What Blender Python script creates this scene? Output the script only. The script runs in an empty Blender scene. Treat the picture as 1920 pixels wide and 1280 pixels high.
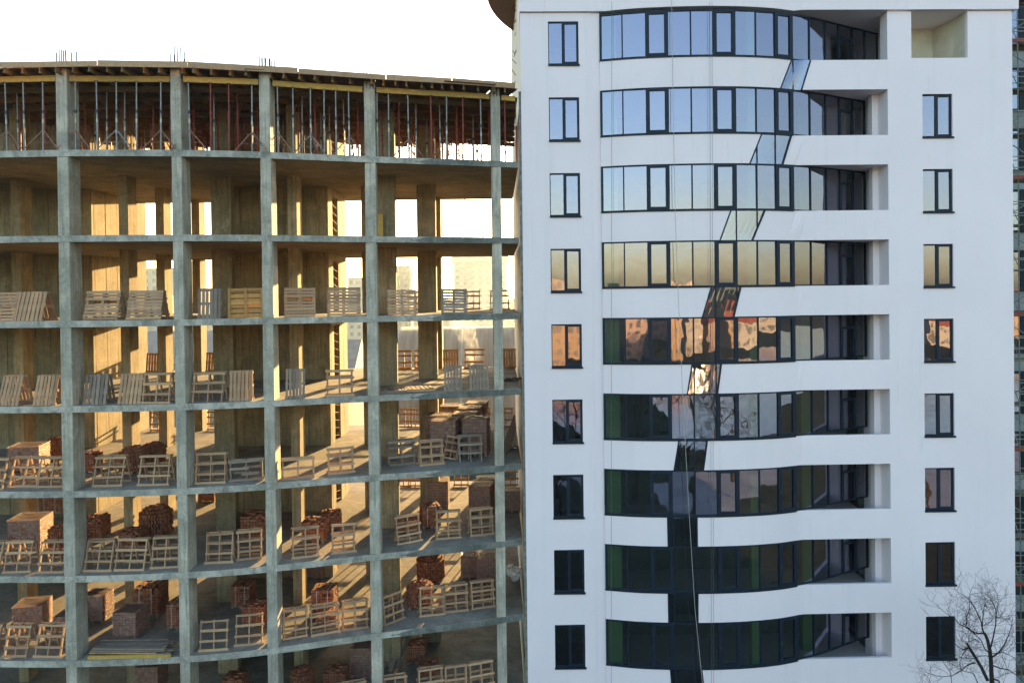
import bpy, bmesh, math, random
from math import radians as R, sin, cos, pi
from mathutils import Vector, Matrix, noise
random.seed(7)
S = bpy.context.scene
# ------------------------------------------------------------------ camera, sky, sun, exposure
FPX = 1440.0; PY = 569.0
CAM_Z = 20.0
cd = bpy.data.cameras.new('camera'); cam = bpy.data.objects.new('camera', cd); S.collection.objects.link(cam)
cd.sensor_width = 36; cd.lens = 27.0; cd.shift_y = -(640 - PY) / 1920; cd.clip_end = 5000; cd.clip_start = .1
CR = (Matrix.Rotation(R(90 - .55), 3, 'X') @ Matrix.Rotation(R(-.69), 3, 'Z'))
cam.matrix_world = Matrix.Translation((0, 0, CAM_Z)) @ CR.to_4x4()
S.camera = cam
SUN_AZ, SUN_EL = 12.0, 7.4            # degrees right of the view axis, above the horizon
w = bpy.data.worlds.new('World'); S.world = w; w.use_nodes = True
nt = w.node_tree; bg = nt.nodes['Background']
sky = nt.nodes.new('ShaderNodeTexSky'); sky.sky_type = 'NISHITA'; sky.sun_disc = False
sky.sun_elevation = R(SUN_EL); sky.sun_rotation = R(SUN_AZ)
sky.air_density = 1.0; sky.dust_density = 1.6; sky.ozone_density = 1.3; sky.altitude = 200
nt.links.new(sky.outputs[0], bg.inputs[0]); bg.inputs[1].default_value = .08
sl = bpy.data.lights.new('sun', 'SUN'); sl.energy = 3.2; sl.angle = R(.6); sl.color = (1, .65, .27)
so = bpy.data.objects.new('sun', sl); S.collection.objects.link(so)
sd = Vector((sin(R(SUN_AZ)) * cos(R(SUN_EL)), cos(R(SUN_AZ)) * cos(R(SUN_EL)), sin(R(SUN_EL))))
so.rotation_euler = sd.to_track_quat('Z', 'Y').to_euler()
so.location = (8, 20, 50)
S.view_settings.view_transform = 'Standard'; S.view_settings.look = 'None'
S.view_settings.exposure = 3.2; S.view_settings.gamma = 1; S.view_settings.use_curve_mapping = False
S.render.engine = 'CYCLES'
S.cycles.use_denoising = True
S.cycles.max_bounces = 8; S.cycles.diffuse_bounces = 5; S.cycles.glossy_bounces = 4
S.cycles.transmission_bounces = 4; S.cycles.transparent_max_bounces = 12; S.cycles.volume_bounces = 0
S.cycles.sample_clamp_indirect = 8; S.cycles.caustics_reflective = False; S.cycles.caustics_refractive = False

# ------------------------------------------------------------------ projection helpers (photo measurements -> world metres)
CP = Vector((0, 0, CAM_Z))
def ray(px, py): return CR @ Vector(((px - 960) / FPX, -(py - PY) / FPX, -1))
def at_y(px, py, Y):
    d = ray(px, py); return CP + d * (Y / d.y)
def on_z(px, py, z):
    d = ray(px, py); return CP + d * ((z - CAM_Z) / d.z)
def SZ(k): return CAM_Z - (-5.32 + 3.0 * (k - 1))         # top level of slab k (1 = floor of the formwork storey)
EDGE = [(-30, 28.2), (-24, 27.45), (-18.1, 27.08), (-15.2, 27.02), (-11.74, 27.27), (-9.24, 27.73), (-5.25, 28.95), (-2.0, 29.8), (.2, 30.5), (3, 31.4)]
def interp(pts, x):
    if x <= pts[0][0]: return pts[0][1]
    if x >= pts[-1][0]: return pts[-1][1]
    n = len(pts)
    for i in range(n - 1):
        if x <= pts[i + 1][0]:
            x0, y0 = pts[i]; x1, y1 = pts[i + 1]; h = x1 - x0
            def m(j):
                if j == 0 or j == n - 1:
                    a, b = (0, 1) if j == 0 else (n - 2, n - 1)
                    return (pts[b][1] - pts[a][1]) / (pts[b][0] - pts[a][0])
                return (pts[j + 1][1] - pts[j - 1][1]) / (pts[j + 1][0] - pts[j - 1][0])
            t = (x - x0) / h
            return ((2*t**3 - 3*t*t + 1) * y0 + (t**3 - 2*t*t + t) * h * m(i) + (-2*t**3 + 3*t*t) * y1 + (t**3 - t*t) * h * m(i + 1))
def edge(X): return interp(EDGE, X)
def edge_ang(X): return math.atan2(edge(X + .2) - edge(X - .2), .4)
def edge_X(px, off=0.0):                                   # X on the slab edge seen at column px on the horizon row
    X = (px - 960) / FPX * 28
    for _ in range(12): X = (px - 960) / FPX * (edge(X) + off)
    return X

# ------------------------------------------------------------------ object helpers
C = S.collection.objects
def tag(o, label=None, cat=None, group=None, kind=None):
    if label: o['label'] = label
    if cat: o['category'] = cat
    if group: o['group'] = group
    if kind: o['kind'] = kind
    return o
def empty(name, loc=(0, 0, 0), rz=0, label=None, cat=None, group=None):
    o = bpy.data.objects.new(name, None); C.link(o); o.location = loc; o.rotation_euler = (0, 0, rz)
    o.empty_display_size = .2
    return tag(o, label, cat, group)
class MB:
    def __init__(s): s.v = []; s.f = []; s.c = []
    def add(s, vs, fs, col=None):
        b = len(s.v); s.v += [tuple(v) for v in vs]; s.f += [tuple(i + b for i in f) for f in fs]
        s.c += [col] * len(fs); return s
    def box(s, x0, x1, y0, y1, z0, z1, M=None, ch=0.0, col=None):
        if ch > 0:
            c = ch; P = []
            for sx, X in ((-1, x0), (1, x1)):
                for sy, Y in ((-1, y0), (1, y1)):
                    P.append((X - sx * c, Y)); P.append((X, Y - sy * c))
            # ring of 8 round the plan, chamfered vertical edges
            ring = [(x0 + c, y0), (x1 - c, y0), (x1, y0 + c), (x1, y1 - c), (x1 - c, y1), (x0 + c, y1), (x0, y1 - c), (x0, y0 + c)]
            vs = [Vector((a, b, z0)) for a, b in ring] + [Vector((a, b, z1)) for a, b in ring]
            fs = [(i, (i + 1) % 8, 8 + (i + 1) % 8, 8 + i) for i in range(8)] + [tuple(range(7, -1, -1)), tuple(range(8, 16))]
        else:
            vs = [Vector((x, y, z)) for z in (z0, z1) for y in (y0, y1) for x in (x0, x1)]
            fs = [(0, 2, 3, 1), (4, 5, 7, 6), (0, 1, 5, 4), (2, 6, 7, 3), (0, 4, 6, 2), (1, 3, 7, 5)]
        if M is not None: vs = [M @ v for v in vs]
        return s.add(vs, fs, col)
    def tube(s, a, b, r, r2=None, n=6, cap=True):
        a = Vector(a); b = Vector(b); r2 = r if r2 is None else r2
        d = (b - a)
        if d.length < 1e-6: return s
        q = d.to_track_quat('Z', 'Y').to_matrix()
        vs = []
        for p, rr in ((a, r), (b, r2)):
            for i in range(n):
                t = 2 * pi * i / n; vs.append(p + q @ Vector((rr * cos(t), rr * sin(t), 0)))
        fs = [(i, (i + 1) % n, n + (i + 1) % n, n + i) for i in range(n)]
        if cap: fs += [tuple(range(n - 1, -1, -1)), tuple(range(n, 2 * n))]
        return s.add(vs, fs)
    def prism(s, pts, z0, z1):                             # pts: ccw plan outline
        n = len(pts)
        vs = [(x, y, z0) for x, y in pts] + [(x, y, z1) for x, y in pts]
        fs = [(i, (i + 1) % n, n + (i + 1) % n, n + i) for i in range(n)] + [tuple(range(n - 1, -1, -1)), tuple(range(n, 2 * n))]
        return s.add(vs, fs)
    def mesh(s, name, mat=None, smooth=False):
        me = bpy.data.meshes.new(name); me.from_pydata(s.v, [], s.f)
        if mat: me.materials.append(mat)
        if any(c is not None for c in s.c):
            at = me.color_attributes.new('tint', 'FLOAT_COLOR', 'CORNER')
            i = 0
            for f, c in zip(s.f, s.c):
                c = c or (1, 1, 1)
                for _ in f: at.data[i].color = (*c, 1); i += 1
        if smooth:
            for p in me.polygons: p.use_smooth = True
        me.update(); return me
    def build(s, name, mat, parent=None, loc=(0, 0, 0), smooth=False):
        return link(name, s.mesh(name, mat, smooth), parent, loc)
def link(name, me, parent=None, loc=(0, 0, 0), rot=None):
    o = bpy.data.objects.new(name, me); C.link(o); o.parent = parent; o.location = loc
    if rot is not None: o.rotation_euler = rot
    return o
KIDS = {}
def copy_tree(o, parent=None):
    if not KIDS.get(o.name):
        KIDS[o.name] = [c for c in o.children]
    kids = KIDS[o.name]
    c = o.copy(); C.link(c); c.parent = parent
    for ch in kids: copy_tree(ch, c)
    return c

# ------------------------------------------------------------------ materials
def mat(name, base=(.5, .5, .5), rough=.7, spec=.3, metal=0.0):
    m = bpy.data.materials.new(name); m.use_nodes = True
    b = m.node_tree.nodes['Principled BSDF']
    b.inputs['Base Color'].default_value = (*base, 1); b.inputs['Roughness'].default_value = rough
    b.inputs['Specular IOR Level'].default_value = spec; b.inputs['Metallic'].default_value = metal
    return m
def N(m, t, **kw):
    n = m.node_tree.nodes.new(t)
    for k, v in kw.items(): setattr(n, k, v)
    return n
def L(m, a, b): m.node_tree.links.new(a, b)
def coords(m, scale=(1, 1, 1), obj=False):
    if obj:
        t = N(m, 'ShaderNodeTexCoord'); src = t.outputs['Object']
    else:
        g = N(m, 'ShaderNodeNewGeometry'); src = g.outputs['Position']
    mp = N(m, 'ShaderNodeMapping'); mp.inputs['Scale'].default_value = scale
    L(m, src, mp.inputs['Vector']); return mp.outputs[0]
def noise_tex(m, vec, scale, detail=4, rough=.55, dist=0.0):
    n = N(m, 'ShaderNodeTexNoise'); n.inputs['Scale'].default_value = scale; n.inputs['Detail'].default_value = detail
    n.inputs['Roughness'].default_value = rough; n.inputs['Distortion'].default_value = dist
    L(m, vec, n.inputs['Vector']); return n.outputs['Fac']
def ramp(m, fac, stops):
    r = N(m, 'ShaderNodeValToRGB'); e = r.color_ramp.elements
    while len(e) < len(stops): e.new(.5)
    for i, (p, c) in enumerate(stops):
        e[i].position = p; e[i].color = (*c, 1) if len(c) == 3 else c
    L(m, fac, r.inputs['Fac']); return r.outputs['Color']
def mix(m, fac, a, b, mode='MIX'):
    n = N(m, 'ShaderNodeMix', data_type='RGBA', blend_type=mode)
    for sock, v in ((n.inputs['Factor'], fac), (n.inputs['A'], a), (n.inputs['B'], b)):
        if hasattr(v, 'links') or hasattr(v, 'is_linked'): L(m, v, sock)
        elif isinstance(v, tuple): sock.default_value = (*v, 1)
        else: sock.default_value = v
    return n.outputs['Result']
def bump(m, h, strength=.3, dist=.02):
    b = N(m, 'ShaderNodeBump'); b.inputs['Strength'].default_value = strength; b.inputs['Distance'].default_value = dist
    L(m, h, b.inputs['Height']); L(m, b.outputs[0], m.node_tree.nodes['Principled BSDF'].inputs['Normal'])
def setc(m, c): L(m, c, m.node_tree.nodes['Principled BSDF'].inputs['Base Color'])
def m_concrete(name, lo, hi, stain=(.16, .17, .14), board=True):
    m = mat(name, hi, .85, .2)
    v = coords(m)
    big = noise_tex(m, v, .9, 6, .65, .4); fine = noise_tex(m, v, 14, 5, .7)
    vs = coords(m, (6, 6, .35) if board else (1.6, 1.6, 1.1)); streak = noise_tex(m, vs, 1.6, 5, .7, .3)
    a = ramp(m, big, [(.36, lo), (.5, tuple((p + q) / 2 for p, q in zip(lo, hi))), (.60, hi)])
    a = mix(m, ramp(m, streak, [(.48, (0, 0, 0)), (.66, (.85, .85, .85))]), a, stain)
    wt_ = noise_tex(m, coords(m, (1.3, 1.3, .8)), 2.3, 6, .75, .8)
    a = mix(m, ramp(m, wt_, [(.56, (0, 0, 0)), (.66, (.55, .55, .55))]), a, tuple(min(.7, q * 1.35) for q in hi))
    oi = N(m, 'ShaderNodeObjectInfo'); a = mix(m, 1.0, a, ramp(m, oi.outputs['Random'], [(0, (.74, .75, .76)), (1, (1.08, 1.07, 1.04))]), 'MULTIPLY')
    a = mix(m, ramp(m, fine, [(.25, (.72, .72, .72)), (.6, (1, 1, 1))]), (0, 0, 0), a) if False else mix(m, .35, a, ramp(m, fine, [(.3, lo), (.7, hi)]))
    # tie holes and pock marks
    vo = N(m, 'ShaderNodeTexVoronoi'); vo.inputs['Scale'].default_value = 5.5; L(m, v, vo.inputs['Vector'])
    pock = ramp(m, vo.outputs['Distance'], [(.05, (0, 0, 0)), (.09, (1, 1, 1))])
    a = mix(m, pock, (.07, .065, .05), a)
    setc(m, a)
    if board:
        wv = N(m, 'ShaderNodeTexWave', wave_type='BANDS', bands_direction='DIAGONAL'); wv.inputs['Scale'].default_value = 2.2
        wv.inputs['Distortion'].default_value = .6; L(m, coords(m, (1, 1, .02)), wv.inputs['Vector'])
        h = mix(m, .35, fine, wv.outputs['Fac']); bump(m, h, .35, .01)
    else: bump(m, fine, .5, .012)
    return m
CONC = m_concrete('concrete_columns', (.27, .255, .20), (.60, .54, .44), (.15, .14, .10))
CONC_IN = m_concrete('concrete_inner_bounce', (.17, .135, .08), (.38, .305, .185), (.075, .06, .035))  # inner concrete: golden bounce and interior shade put into its colour
def m_slab():
    m = m_concrete('concrete_slab', (.20, .20, .17), (.58, .54, .46), (.10, .105, .085), False); return m
SLAB = m_slab()
def m_floor():
    m = mat('slab_floor_dust', (.4, .38, .34), .9, .15)
    v = coords(m); a = noise_tex(m, v, .8, 7, .7, .6); b = noise_tex(m, v, 9, 5, .7)
    c = ramp(m, a, [(.32, (.13, .115, .09)), (.5, (.24, .215, .175)), (.68, (.38, .35, .30))])
    c = mix(m, .3, c, ramp(m, b, [(.35, (.12, .11, .09)), (.65, (.42, .39, .34))]))
    g = N(m, 'ShaderNodeNewGeometry'); sp = N(m, 'ShaderNodeSeparateXYZ'); L(m, g.outputs['Normal'], sp.inputs[0])
    setc(m, c); bump(m, b, .4, .01); return m
FLOORM = m_floor()
def m_plain(name, base, rough=.6, var=.12, scale=6, spec=.3, metal=0, bmp=.1, stretch=(1, 1, 1), obj=False):
    m = mat(name, base, rough, spec, metal)
    v = coords(m, stretch, obj); n = noise_tex(m, v, scale, 4, .6)
    lo = tuple(c * (1 - var * 2) for c in base); hi = tuple(min(1, c * (1 + var)) for c in base)
    setc(m, ramp(m, n, [(.3, lo), (.7, hi)]))
    if bmp: bump(m, n, bmp, .01)
    return m
def m_plaster():
    m = mat('white_plaster', (.76, .77, .79), .85, .2)
    v = coords(m); a = noise_tex(m, v, .25, 5, .6, .5); f = noise_tex(m, v, 45, 3, .7)
    vs = coords(m, (3, 3, .12)); st = noise_tex(m, vs, .8, 5, .7)
    c = ramp(m, a, [(.3, (.83, .73, .745)), (.7, (.88, .775, .79))])
    c = mix(m, ramp(m, st, [(.55, (0, 0, 0)), (.95, (.5, .5, .5))]), c, (.62, .63, .63))
    vs2 = coords(m, (9, 9, .05)); s2 = noise_tex(m, vs2, 1.0, 3, .6)
    pt = noise_tex(m, coords(m), 1.1, 3, .5)
    fac_ = mix(m, 1.0, ramp(m, s2, [(.60, (0, 0, 0)), (.78, (.55, .55, .55))]), ramp(m, pt, [(.45, (0, 0, 0)), (.65, (1, 1, 1))]), 'MULTIPLY')
    c = mix(m, fac_, c, (.60, .57, .55))
    setc(m, c); bump(m, f, .25, .006); return m
WHITE = m_plaster()
CREAM = m_plain('cream_plaster', (.70, .64, .52), .85, .08, 1.2)
FRAME = m_plain('dark_aluminium', (.012, .021, .036), .5, .1, 8, .2, 0, 0)
def m_glass(name, refl, tint, wav=.03, trans=.45):
    m = bpy.data.materials.new(name); m.use_nodes = True; t = m.node_tree; t.nodes.clear()
    out = t.nodes.new('ShaderNodeOutputMaterial')
    g = t.nodes.new('ShaderNodeBsdfGlossy'); g.inputs['Color'].default_value = (*refl, 1); g.inputs['Roughness'].default_value = .012
    tr = t.nodes.new('ShaderNodeBsdfTransparent'); tr.inputs['Color'].default_value = (*tint, 1)
    mx = t.nodes.new('ShaderNodeMixShader'); mx.inputs[0].default_value = 1 - trans
    v = coords(m, (1, 1, .8)); n = noise_tex(m, v, .9, 2, .5, .3)
    b = t.nodes.new('ShaderNodeBump'); b.inputs['Strength'].default_value = 1; b.inputs['Distance'].default_value = wav
    L(m, n, b.inputs['Height']); L(m, b.outputs[0], g.inputs['Normal'])
    L(m, tr.outputs[0], mx.inputs[1]); L(m, g.outputs[0], mx.inputs[2]); L(m, mx.outputs[0], out.inputs[0])
    return m
GLASS = m_glass('tinted_glass', (.335, .32, .405), (.72, .86, .80), .005, .40)
GLASS_DK = m_glass('loggia_glass', (.55, .58, .56), (.45, .48, .42), .02, .6)
def m_wood(name, base, var=.25, rough=.75):
    m = mat(name, base, rough, .2)
    v = coords(m, (1, 1, 1), True); oi = N(m, 'ShaderNodeObjectInfo')
    n = noise_tex(m, v, 9, 5, .7, 1.2)
    lo = tuple(c * (1 - var) for c in base); hi = tuple(min(1, c * (1 + var)) for c in base)
    c = ramp(m, n, [(.3, lo), (.7, hi)])
    rr = ramp(m, oi.outputs['Random'], [(0, (.72, .70, .70)), (.5, (.95, .93, .90)), (1, (1.15, 1.12, 1.05))])
    setc(m, mix(m, 1.0, c, rr, 'MULTIPLY')); bump(m, n, .3, .005); return m
W_PAL = m_wood('pallet_wood', (.43, .275, .165)); W_GREY = m_wood('weathered_wood', (.25, .20, .16)); W_ORANGE = m_wood('backlit_wood', (.48, .26, .09))  # W_ORANGE: orange glow of sun from behind put into the wood colour
W_YEL = m_wood('yellow_formwork_timber', (.46, .30, .08), .25); W_PLY = m_wood('plywood', (.15, .09, .055), .3)
W_JOIST = m_wood('dark_formwork_timber', (.20, .13, .055), .3)  # W_JOIST: darker, browner copy of the yellow formwork timber
STEEL = m_plain('galvanised_steel', (.27, .27, .255), .5, .15, 7, .4, .3, 0)
RED = m_plain('red_painted_steel', (.26, .055, .04), .6, .2, 8, .3, 0, 0)
DARKM = m_plain('dark_steel', (.05, .05, .055), .6, .2, 8, .3, 0, 0)
RUST = m_plain('rusty_steel', (.30, .16, .11), .8, .25, 9, .2, 0, 0)
def m_brick():
    m = mat('brick_clay', (.3, .1, .05), .85, .15)
    a = N(m, 'ShaderNodeAttribute', attribute_name='tint')
    n = noise_tex(m, coords(m), 22, 4, .7)
    c = mix(m, 1.0, a.outputs['Color'], ramp(m, n, [(.25, (.85, .85, .85)), (.7, (1.05, 1.05, 1.05))]), 'MULTIPLY')
    setc(m, c); bump(m, n, .2, .006); return m
BRICK = m_brick()
def m_film(name='wrapping_film', lo=.03, hi=.34):
    m = bpy.data.materials.new(name); m.use_nodes = True; t = m.node_tree; b = t.nodes['Principled BSDF']
    b.inputs['Base Color'].default_value = (.75, .72, .68, 1); b.inputs['Roughness'].default_value = .22; b.inputs['Specular IOR Level'].default_value = .8
    n = noise_tex(m, coords(m, (1, 1, 2.5)), 7, 5, .7, 1.5); bump(m, n, 1.0, .03)
    tr = t.nodes.new('ShaderNodeBsdfTransparent'); mx = t.nodes.new('ShaderNodeMixShader')
    L(m, ramp(m, n, [(.42, (lo,) * 3), (.72, (hi,) * 3)]), mx.inputs[0])
    L(m, tr.outputs[0], mx.inputs[1]); L(m, b.outputs[0], mx.inputs[2]); L(m, mx.outputs[0], t.nodes['Material Output'].inputs[0])
    return m
FILM = m_film(); FILM2 = m_film('torn_shiny_film', .05, .45)
def m_bricks_far():
    m = mat('wrapped_block_faces', (.22, .07, .05), .45, .4)
    n = noise_tex(m, coords(m, (1, 1, 3)), 5, 5, .7)
    setc(m, ramp(m, n, [(.3, (.13, .04, .03)), (.7, (.26, .09, .06))])); bump(m, n, .3, .01); return m
BLOCK = m_bricks_far()
BARK = m_plain('bark', (.035, .028, .024), .9, .3, 12)
GREENIN = m_plain('pale_green_plaster', (.36, .50, .26), .85, .06, 2)
INTER = m_plain('interior_plaster', (.30, .29, .26), .9, .1, 2)
ROPE = m_plain('rope', (.45, .42, .36), .8, .1, 20, .2, 0, 0); ROPE_DK = m_plain('steel_rope', (.12, .13, .15), .6, .1, 20, .3, 0, 0)

# ------------------------------------------------------------------ ground
g = mat('winter_ground', (.06, .055, .04), 1.0, 0)
v = coords(g); a_ = noise_tex(g, v, .05, 8, .7, .5); b_ = noise_tex(g, v, .7, 6, .7)
setc(g, mix(g, .4, ramp(g, a_, [(.3, (.022, .027, .02)), (.5, (.045, .048, .036)), (.7, (.085, .085, .07))]), ramp(g, b_, [(.3, (.02, .023, .018)), (.7, (.09, .088, .072))])))
bump(g, b_, .5, .1)
tag(MB().add([(-2500, -2500, 0), (2500, -2500, 0), (2500, 2500, 0), (-2500, 2500, 0)], [(0, 1, 2, 3)]).build('ground', g), kind='structure')
asph = m_plain('pale_asphalt', (.34, .35, .37), .8, .15, .3)
tag(MB().add([(6, -26, .010), (75, -24, .010), (75, -8, .010), (9, -9, .010)], [(0, 1, 2, 3)]).build('road', asph), kind='structure')
water = mat('still_water', (.16, .19, .21), .12, .6); bump(water, noise_tex(water, coords(water), 1.2, 4, .6), .15, .03)
tag(MB().add([(-6, -150, .012), (520, -170, .012), (520, -26, .012), (48, -28, .012), (10, -44, .012)], [(0, 4, 3, 2, 1)]).build('water', water), kind='structure')

# ------------------------------------------------------------------ unfinished concrete building
BK = 40.3
fb = empty('concrete_building', (-10, 34, 0), label='unfinished grey concrete building with bare slabs and columns left of the white tower', cat='building')
def P_(name, mb, m, loc=None):
    o = mb.build(name, m, fb); o.location = (10, -34, 0); return o
for k in range(1, 9):
    z = SZ(k); pts = [(X, edge(X)) for X in [-26 + .4 * i for i in range(66)] if X < .14]
    pts.append((.30, edge(.30)))
    out = pts + [(.10, BK), (-26, BK)]
    # body and a slightly rougher top sheet
    mb = MB(); n = len(out)
    th = .23
    vs = [(x, y, z - th) for x, y in out] + [(x, y, z) for x, y in out]
    mb.add(vs, [(i, (i + 1) % n, n + (i + 1) % n, n + i) for i in range(n)] + [tuple(range(n - 1, -1, -1)), tuple(range(n, 2 * n))])
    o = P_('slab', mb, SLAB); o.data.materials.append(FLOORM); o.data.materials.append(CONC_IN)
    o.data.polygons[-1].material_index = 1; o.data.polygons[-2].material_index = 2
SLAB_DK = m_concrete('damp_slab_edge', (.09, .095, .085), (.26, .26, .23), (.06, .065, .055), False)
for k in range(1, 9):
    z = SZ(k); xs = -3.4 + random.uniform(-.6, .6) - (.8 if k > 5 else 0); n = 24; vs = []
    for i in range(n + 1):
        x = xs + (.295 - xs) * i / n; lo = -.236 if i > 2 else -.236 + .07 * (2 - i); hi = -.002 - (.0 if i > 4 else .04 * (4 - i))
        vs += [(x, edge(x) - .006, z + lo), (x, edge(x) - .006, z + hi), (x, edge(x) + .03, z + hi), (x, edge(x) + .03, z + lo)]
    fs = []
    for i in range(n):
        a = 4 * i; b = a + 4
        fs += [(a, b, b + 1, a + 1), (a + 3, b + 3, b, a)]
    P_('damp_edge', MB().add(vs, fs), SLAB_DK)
# front columns: measured left edge at the horizon row
FC = []
for px, wd, dp in ((-108, .40, .80), (110.5, .39, .76), (325.5, .35, .80), (491.5, .37, .80), (686.5, .40, .60), (924.5, .37, .45)):
    Xl = edge_X(px); FC.append((Xl, wd, dp))
COLS = [(-20.56, 31.6, .40, .76), (-15.97, 31.3, .38, .73), (-16.1, 34.8, .38, .77), (-16.3, 39.2, .4, .76), (-12.53, 32.1, .85, .4), (-9.24, 31.8, .38, .77),
        (-5.75, 32.2, .88, .4), (-6.8, 34.9, .4, .7), (-4.27, 34.8, .85, .4), (-4.02, 39.3, .42, .7)]
ROOFZ = CAM_Z + 8.18                                      # underside of the deck formwork
for k in range(1, 9):
    z0 = SZ(k); z1 = SZ(k - 1) - .23 if k > 1 else ROOFZ + .05
    for i, (Xl, wd, dp) in enumerate(FC):
        a = edge_ang(Xl) * .25
        M = Matrix.Translation((Xl, edge(Xl) + .03 + (.05 if i > 3 else 0), 0)) @ Matrix.Rotation(a, 4, 'Z')
        j = random.uniform(-.008, .008)
        o = P_('column', MB().box(j, wd + j, 0, dp, z0, z1, M, .012), CONC)
        if i in (1, 2, 3, 4):                              # pour joint: a lift of concrete a hair proud of the next
            zz = z0 + random.choice((.65, .95, 1.9, 2.1))
            P_('column_collar', MB().box(j - .006, wd + j + .006, -.006, dp + .006, z0 + .01, zz, M, .012), CONC)
    for (X, Y, wd, dp) in COLS:
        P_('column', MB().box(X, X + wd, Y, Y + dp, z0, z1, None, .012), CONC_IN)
    # core walls made of cast panels with open joints
    def panels(xa, ya, xb, yb, t, nrm, w=.95, z0=z0, z1=z1, skip=()):
        d = Vector((xb - xa, yb - ya)); Ln = d.length; d /= Ln; nn = max(1, round(Ln / w)); s = Ln / nn
        ang = math.atan2(d.y, d.x)
        for i in range(nn):
            if i in skip: continue
            M = Matrix.Translation((xa + d.x * s * i, ya + d.y * s * i, 0)) @ Matrix.Rotation(ang, 4, 'Z')
            q = random.uniform(-.006, .006)
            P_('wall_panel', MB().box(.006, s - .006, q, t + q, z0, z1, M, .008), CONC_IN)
    panels(-25, 35.0, -19.1, 35.0, .2, 1)
    panels(-19.1, 35.21, -19.1, 40.2, .2, 1)
    panels(-25, 40.0, -19.32, 40.0, .2, 1)
    panels(-13.3, 34.9, -8.3, 34.9, .2, 1)
    # side wall of core 2 with the door slot
    M0 = Matrix.Identity(4)
    for (ya, yb) in ((35.11, 35.75), (36.85, 37.7), (37.71, 38.6)):
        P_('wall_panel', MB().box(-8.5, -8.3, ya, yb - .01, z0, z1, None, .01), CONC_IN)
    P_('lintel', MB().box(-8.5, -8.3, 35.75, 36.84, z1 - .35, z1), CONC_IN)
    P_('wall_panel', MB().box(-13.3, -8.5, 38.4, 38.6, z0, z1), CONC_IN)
    # rungs in the door slot
    for i in range(7):
        P_('rung', MB().tube((-8.34, 35.74, z0 + .3 + i * .36), (-8.34, 36.86, z0 + .12 + i * .36), .012, n=5), RUST)
print('frame', len(bpy.data.objects))

# ------------------------------------------------------------------ white tower
FW0 = 30.54
def fac(X): return FW0 + .02 * (X - 1)
ARC = [(3.60, 30.56), (4.865, 30.27), (6.21, 30.13), (7.34, 30.09), (8.11, 30.10), (9.32, 30.2), (10.47, 30.42), (11.35, 30.72), (12.16, 31.05), (12.96, 31.47), (13.74, 31.93), (15.1, 32.68), (15.97, 33.17), (16.6, 33.5)]
def arc(X): return interp(ARC, X)
def arc_X(px):
    X = (px - 960) / FPX * 30.5
    for _ in range(30): X = .5 * X + .5 * (px - 960) / FPX * arc(X)
    return X
wt = empty('white_tower', (10, 35, 0), label='white plastered apartment tower with curved dark framed window bands', cat='building')
def T_(name, mb, m, parent=None, smooth=False):
    o = mb.build(name, m, parent or wt, smooth=smooth)
    if parent is None: o.location = (-10, -35, 0)
    return o
XL, XR = .456, 20.2
def plane_wall(name, x0, x1, z0, z1, holes, off, depth, m=WHITE):
    """facade sheet with real openings and reveals; holes = (xa, xb, za, zb)"""
    xs = sorted({x0, x1, *[h[0] for h in holes], *[h[1] for h in holes]}); zs = sorted({z0, z1, *[h[2] for h in holes], *[h[3] for h in holes]})
    mb = MB()
    def hole(cx, cz): return any(h[0] < cx < h[1] and h[2] < cz < h[3] for h in holes)
    for i in range(len(xs) - 1):
        j = 0
        while j < len(zs) - 1:
            if hole((xs[i] + xs[i + 1]) / 2, (zs[j] + zs[j + 1]) / 2): j += 1; continue
            a, b, c, d = xs[i], xs[i + 1], zs[j], zs[j + 1]
            mb.add([(a, fac(a) + off, c), (b, fac(b) + off, c), (b, fac(b) + off, d), (a, fac(a) + off, d)], [(0, 1, 2, 3)]); j += 1
    for (a, b, c, d) in holes:
        fr = [(a, c), (b, c), (b, d), (a, d)]
        vs = [(x, fac(x) + off, z) for x, z in fr] + [(x, fac(x) + off + depth, z) for x, z in fr]
        mb.add(vs, [(i, 4 + i, 4 + (i + 1) % 4, (i + 1) % 4) for i in range(4)])
    return T_(name, mb, m)
ZB = 0.0
NF = 10
# left strip
wl0 = (1033.3 - 960) / FPX * 30.55; wl1 = (1090.3 - 960) / FPX * 30.55
def wz(k): return CAM_Z + 10.86 - 3 * k                    # window head
LH = [(wl0, wl1, wz(k) - 1.76, wz(k)) for k in range(NF)]
plane_wall('wall', XL, 3.22, ZB, 31.20, LH, 0, .22)
rx0 = (1731.6 - 960) / FPX * 30.87; rx1 = (1788.2 - 960) / FPX * 30.87
RH = [(rx0, rx1, wz(k) - 1.77 + .03, wz(k) + .03) for k in range(1, NF)]
def bz(k): return CAM_Z + 11.09 - 3 * k                    # head of window band k
LX0, LX1 = 11.35, 15.14                                    # loggia opening
# top opening on the right
tx0 = (1711.5 - 960) / FPX * 30.87; tx1 = (1818 - 960) / FPX * 30.87
RHT = RH + [(tx0, tx1, CAM_Z + 9.33, 31.20)]
plane_wall('wall', LX1, XR, ZB, 31.20, RHT, 0, .16)
plane_wall('wall', 3.22, 3.60, ZB, 31.20, [], .035, .1)
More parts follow.
